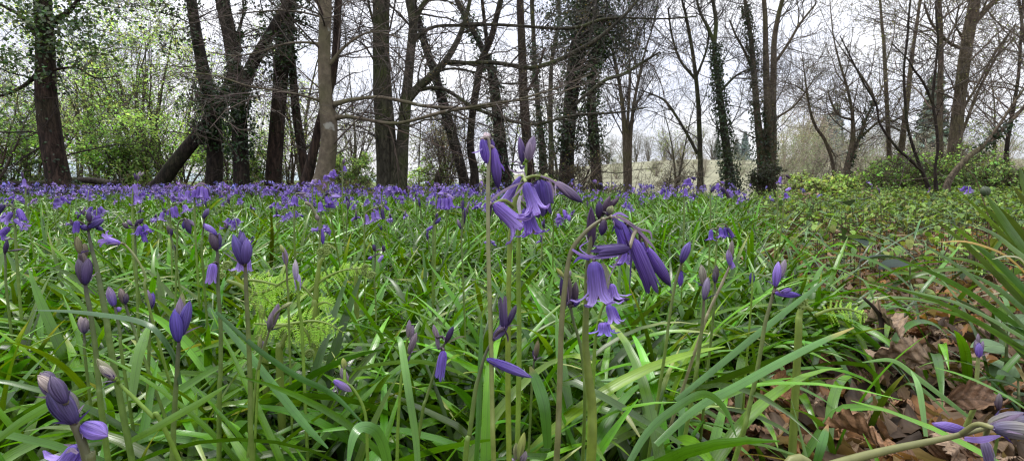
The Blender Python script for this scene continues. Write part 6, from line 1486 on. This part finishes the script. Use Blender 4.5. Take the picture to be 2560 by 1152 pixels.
for s_ in range(1, 8): dd_ = norm(dd_ + rng.normal(0, .12, (nb, 3)) - [0, 0, .2]); pth[:, s_] = pth[:, s_ - 1] + dd_ * rng.uniform(.03, .06, (nb, 1)) * (1 + .08 * y[:, None])
tubes(sm, pth, np.linspace(.0022, .0009, 8)[None] + np.zeros((nb, 1)), 3, vary((.14, .085, .05), nb, .4, .1), cap=False)
v_, c_, p_, q_, t_ = sm.arrays(); mb.add(v_, c_, q_, t_, p_)
tag(mb.build('ground_cover', M['broad_leaf']), 'low mixed green ground cover of bramble and dead-nettle leaves along the path', 'ground cover', kind='stuff')

for (px, py, dd, ln, lb) in ((2150, 655, .95, .075, 'dark ribbed leaf lying in the grass, left one of two dark leaves beside the path'), (2275, 660, .95, .06, 'dark round leaf standing in the grass, right one of two dark leaves beside the path'),
                             (2110, 600, 1.15, .07, 'pale green ribbed leaf behind the left dark ribbed leaf'), (2200, 610, 1.1, .085, 'long drooping green leaf in the middle of the path'), (2105, 505, 2.4, .11, 'dark round leaf hanging in the middle distance of the path'), (2160, 500, 2.3, .09, 'dark round leaf right beside another dark leaf in the middle distance')):
    mb = MB(); p = P(px, py, dd); p[2] = max(p[2], float(gz(p[0], p[1])) + .02)
    broad_leaves(mb, np.zeros((1, 3)), np.array([ln]), .75, np.array([(.028, .045, .034) if 'dark' in lb else (.10, .16, .06)]), .25, 10)
    tubes(mb, np.array([[[0, 0, gz(p[0], p[1]) - p[2]], [.004, 0, (gz(p[0], p[1]) - p[2]) / 2], [0, 0, 0]]]), np.full((1, 3), .0012), 5, (.1, .08, .05))
    o = mb.build('broad_leaf', M['broad_leaf'], origin=tuple(p)); 
    # geometry was built about the origin
    for vert in o.data.vertices: vert.co += o.location
    tag(o, lb, 'leaf')


def nettle(label, px, py, d, h, n=9, colr=(.13, .21, .10)):
    b = P(px, py, d); b[2] = float(gz(b[0], b[1])); root = empty('nettle', b, label, 'plant')
    mb = MB(); tubes(mb, np.array([[b, b + [.004, 0, h * .5], b + [0, 0, h]]]), np.array([[.0022, .0018, .001]]), 7, (.12, .15, .05)); mb.build('stem', M['stem'], root)
    for i in range(n):
        mb = MB(); z = h * (.25 + .75 * i / (n - 1)); broad_leaves(mb, (b + [0, 0, z])[None], np.array([.048 * (1.1 - .55 * i / n)]), .58, np.asarray(colr)[None] * rng.uniform(.8, 1.2), .3, 9)
        mb.build('leaf', M['broad_leaf'], root)


nettle('pale green nettle with toothed leaves by the right edge, above the dead leaves', 2508, 900, .62, .12, 10)
nettle('small dark nettle at the right edge below the pale one', 2550, 900, .56, .06, 6, (.06, .10, .05))
nettle('yellow-green seedling in the middle of the path grass', 2300, 640, 1.1, .05, 6, (.16, .22, .05))
nettle('thin upright green plant left of the long drooping leaf', 2150, 800, .75, .10, 7, (.12, .2, .06))
mb = MB(); p = np.array([P(2205, 900, .68), P(2204, 840, .68), P(2202, 795, .68), P(2185, 768, .67), P(2160, 745, .66)]); tubes(mb, catmull(p, 14)[None], np.linspace(.0045, .002, 14)[None], 7, (.045, .032, .025), rough=.2)
tag(mb.build('twig', M['twig'], origin=tuple(p[0])), 'dark broken twig standing out of the litter with an orange dead leaf', 'twig')
for i, (px, py, Y) in enumerate(((2180, 478, 6.5), (2015, 488, 6.0))):
    mb = MB(); b = PY(px, py, Y); b[2] = float(gz(b[0], b[1])); n = 60
    d = norm(rng.normal(0, 1, (n, 3)) * [1, 1, .3] + [0, 0, .9]); path = np.zeros((n, 6, 3)); path[:, 0] = rng.normal(0, .06, (n, 3)) * [1, 1, 0]
    for s in range(1, 6): d = norm(d + rng.normal(0, .2, (n, 3)) - [0, 0, .22]); path[:, s] = path[:, s - 1] + d * rng.uniform(.05, .075, (n, 1))
    tubes(mb, path + b, np.linspace(.004, .0015, 6)[None] + np.zeros((n, 1)), 3, vary((.22, .14, .09), n, .2, .05), cap=False)
    small_leaves(mb, (path[:, 2:] + b).reshape(-1, 3), rng.uniform(.03, .06, n * 4), vary((.22, .15, .10), n * 4, .25, .05))
    tag(mb.build('dead_bracken', M['twig'], origin=tuple(b)), ['reddish brown clump of dead bracken behind the green tuft, on the right', 'brown dead bracken where the bluebells end, left of the other dead clump'][i], 'dead fern')

# blade clump at the right edge
b = P(2680, 985, .62); b[2] = float(gz(b[0], b[1])); root = empty('daffodil_clump', b, 'clump of long dark green blades with a round seed head, right edge', 'plant clump')
BL = [((2560, 640), (2465, 488), 24), ((2610, 700), (2450, 505), 20), ((2590, 560), (2550, 420), 26), ((2600, 800), (2335, 545), 19), ((2560, 740), (2380, 560), 20), ((2540, 780), (2290, 600), 14), ((2600, 700), (2400, 480), 14), ((2580, 820), (2230, 640), 16), ((2560, 840), (2160, 700), 15),
      ((2600, 760), (2420, 600), 22), ((2600, 660), (2500, 520), 22), ((2590, 850), (2340, 690), 18), ((2620, 600), (2535, 470), 20), ((2600, 880), (2300, 760), 16), ((2560, 700), (2330, 640), 12), ((2620, 740), (2480, 560), 24), ((2610, 810), (2420, 680), 20), ((2600, 680), (2440, 560), 18), ((2560, 870), (2380, 740), 16), ((2610, 640), (2570, 480), 24), ((2600, 840), (2250, 720), 14)]
for i, (m, t, w) in enumerate(BL):
    mb = MB(); dd = rng.uniform(.50, .66)
    ribbon_px(mb, [(2680 + rng.uniform(-30, 40), 990, .60), (m[0] + 40, m[1] + 60, dd), (.5 * m[0] + .5 * t[0], .5 * m[1] + .5 * t[1] - 10, dd), t], w * .75 * dd / FP, vary((.085, .165, .04), 1, .25, .1)[0], dd, rng.uniform(-.5, .7), n=20)
    mb.build('blade', M['bluebell_leaf'], root)
mb = MB(); ribbon_px(mb, [(2600, 720), (2530, 650), (2480, 622), (2410, 603), (2345, 606)], 6 * .55 / FP, (.42, .28, .07), .55, .6); tag(mb.build('blade', M['bluebell_leaf'], root), 'orange-yellow dying blade arching left')
mb = MB(); ribbon_px(mb, [(2600, 745), (2560, 655), (2520, 640), (2480, 648)], 5 * .5 / FP, (.35, .36, .2), .5, .6); tag(mb.build('blade', M['bluebell_leaf'], root), 'pale straw coloured blade bent over')
mb = MB(); bell(mb, P(2468, 490, .56), P(2458, 466, .56), 22 * .56 / FP, 'bud', (.05, .075, .04), (.07, .09, .05)); mb.build('seed_head', M['stem'], root)


# ------------------------------------------------------------------ sky, sun, camera, render
w = bpy.data.worlds.new('World'); scene.world = w; w.use_nodes = True
nt = w.node_tree; nt.nodes.clear(); L = nt.links.new
out = nt.nodes.new('ShaderNodeOutputWorld')
EL, ROT = math.radians(58), math.radians(318)
sky = N(nt, 'ShaderNodeTexSky', sky_type='NISHITA', sun_disc=False, sun_elevation=EL, sun_rotation=ROT)
b1 = N(nt, 'ShaderNodeBackground', inp={'Strength': .12}); L(sky.outputs[0], b1.inputs[0])
tc = N(nt, 'ShaderNodeTexCoord'); sx = N(nt, 'ShaderNodeSeparateXYZ'); L(tc.outputs['Generated'], sx.inputs[0])
lum = N(nt, 'ShaderNodeMapRange', inp={1: 0.0, 2: .9, 3: 1.04, 4: 2.7}); L(sx.outputs[2], lum.inputs[0])
no = N(nt, 'ShaderNodeTexNoise', inp={'Scale': 3.0, 'Detail': 6.0, 'Roughness': .55}); 
mp = N(nt, 'ShaderNodeMapping', inp={'Scale': (1, 1, 2.5)}); L(tc.outputs['Generated'], mp.inputs[0]); L(mp.outputs[0], no.inputs['Vector'])
cr = N(nt, 'ShaderNodeMapRange', inp={1: .32, 2: .58}); L(no.outputs[0], cr.inputs[0])
cl = mixcol(nt, cr.outputs[0], (.72, .76, .91), (1.04, 1.04, 1.08))
b2 = N(nt, 'ShaderNodeBackground'); L(cl, b2.inputs[0]); L(lum.outputs[0], b2.inputs[1])
ms = N(nt, 'ShaderNodeMixShader', inp={0: .88}); L(b1.outputs[0], ms.inputs[1]); L(b2.outputs[0], ms.inputs[2]); L(ms.outputs[0], out.inputs[0])
sd = bpy.data.lights.new('sun', 'SUN'); sd.energy = 2.5; sd.angle = math.radians(12); sd.color = (1, .97, .92)
so = bpy.data.objects.new('sun', sd); col.objects.link(so)
from mathutils import Vector
az = ROT
sv = Vector((math.sin(az) * math.cos(EL), math.cos(az) * math.cos(EL), math.sin(EL)))
so.rotation_euler = sv.to_track_quat('Z', 'Y').to_euler(); so.location = (0, 0, 20)

cd = bpy.data.cameras.new('camera'); cd.sensor_width = 36; cd.lens = 36 * FP / 2560; cd.clip_start = .02; cd.clip_end = 3000
co = bpy.data.objects.new('camera', cd); col.objects.link(co); co.location = tuple(CAM); co.rotation_euler = (math.pi / 2 - PITCH, 0, 0)
scene.camera = co
scene.view_settings.view_transform = 'Standard'; scene.view_settings.look = 'None'; scene.view_settings.exposure = 0; scene.view_settings.gamma = 1
scene.cycles.max_bounces = 6; scene.cycles.diffuse_bounces = 1; scene.cycles.glossy_bounces = 2; scene.cycles.transmission_bounces = 4
scene.cycles.use_denoising = True
scene.cycles.filter_width = 1.3
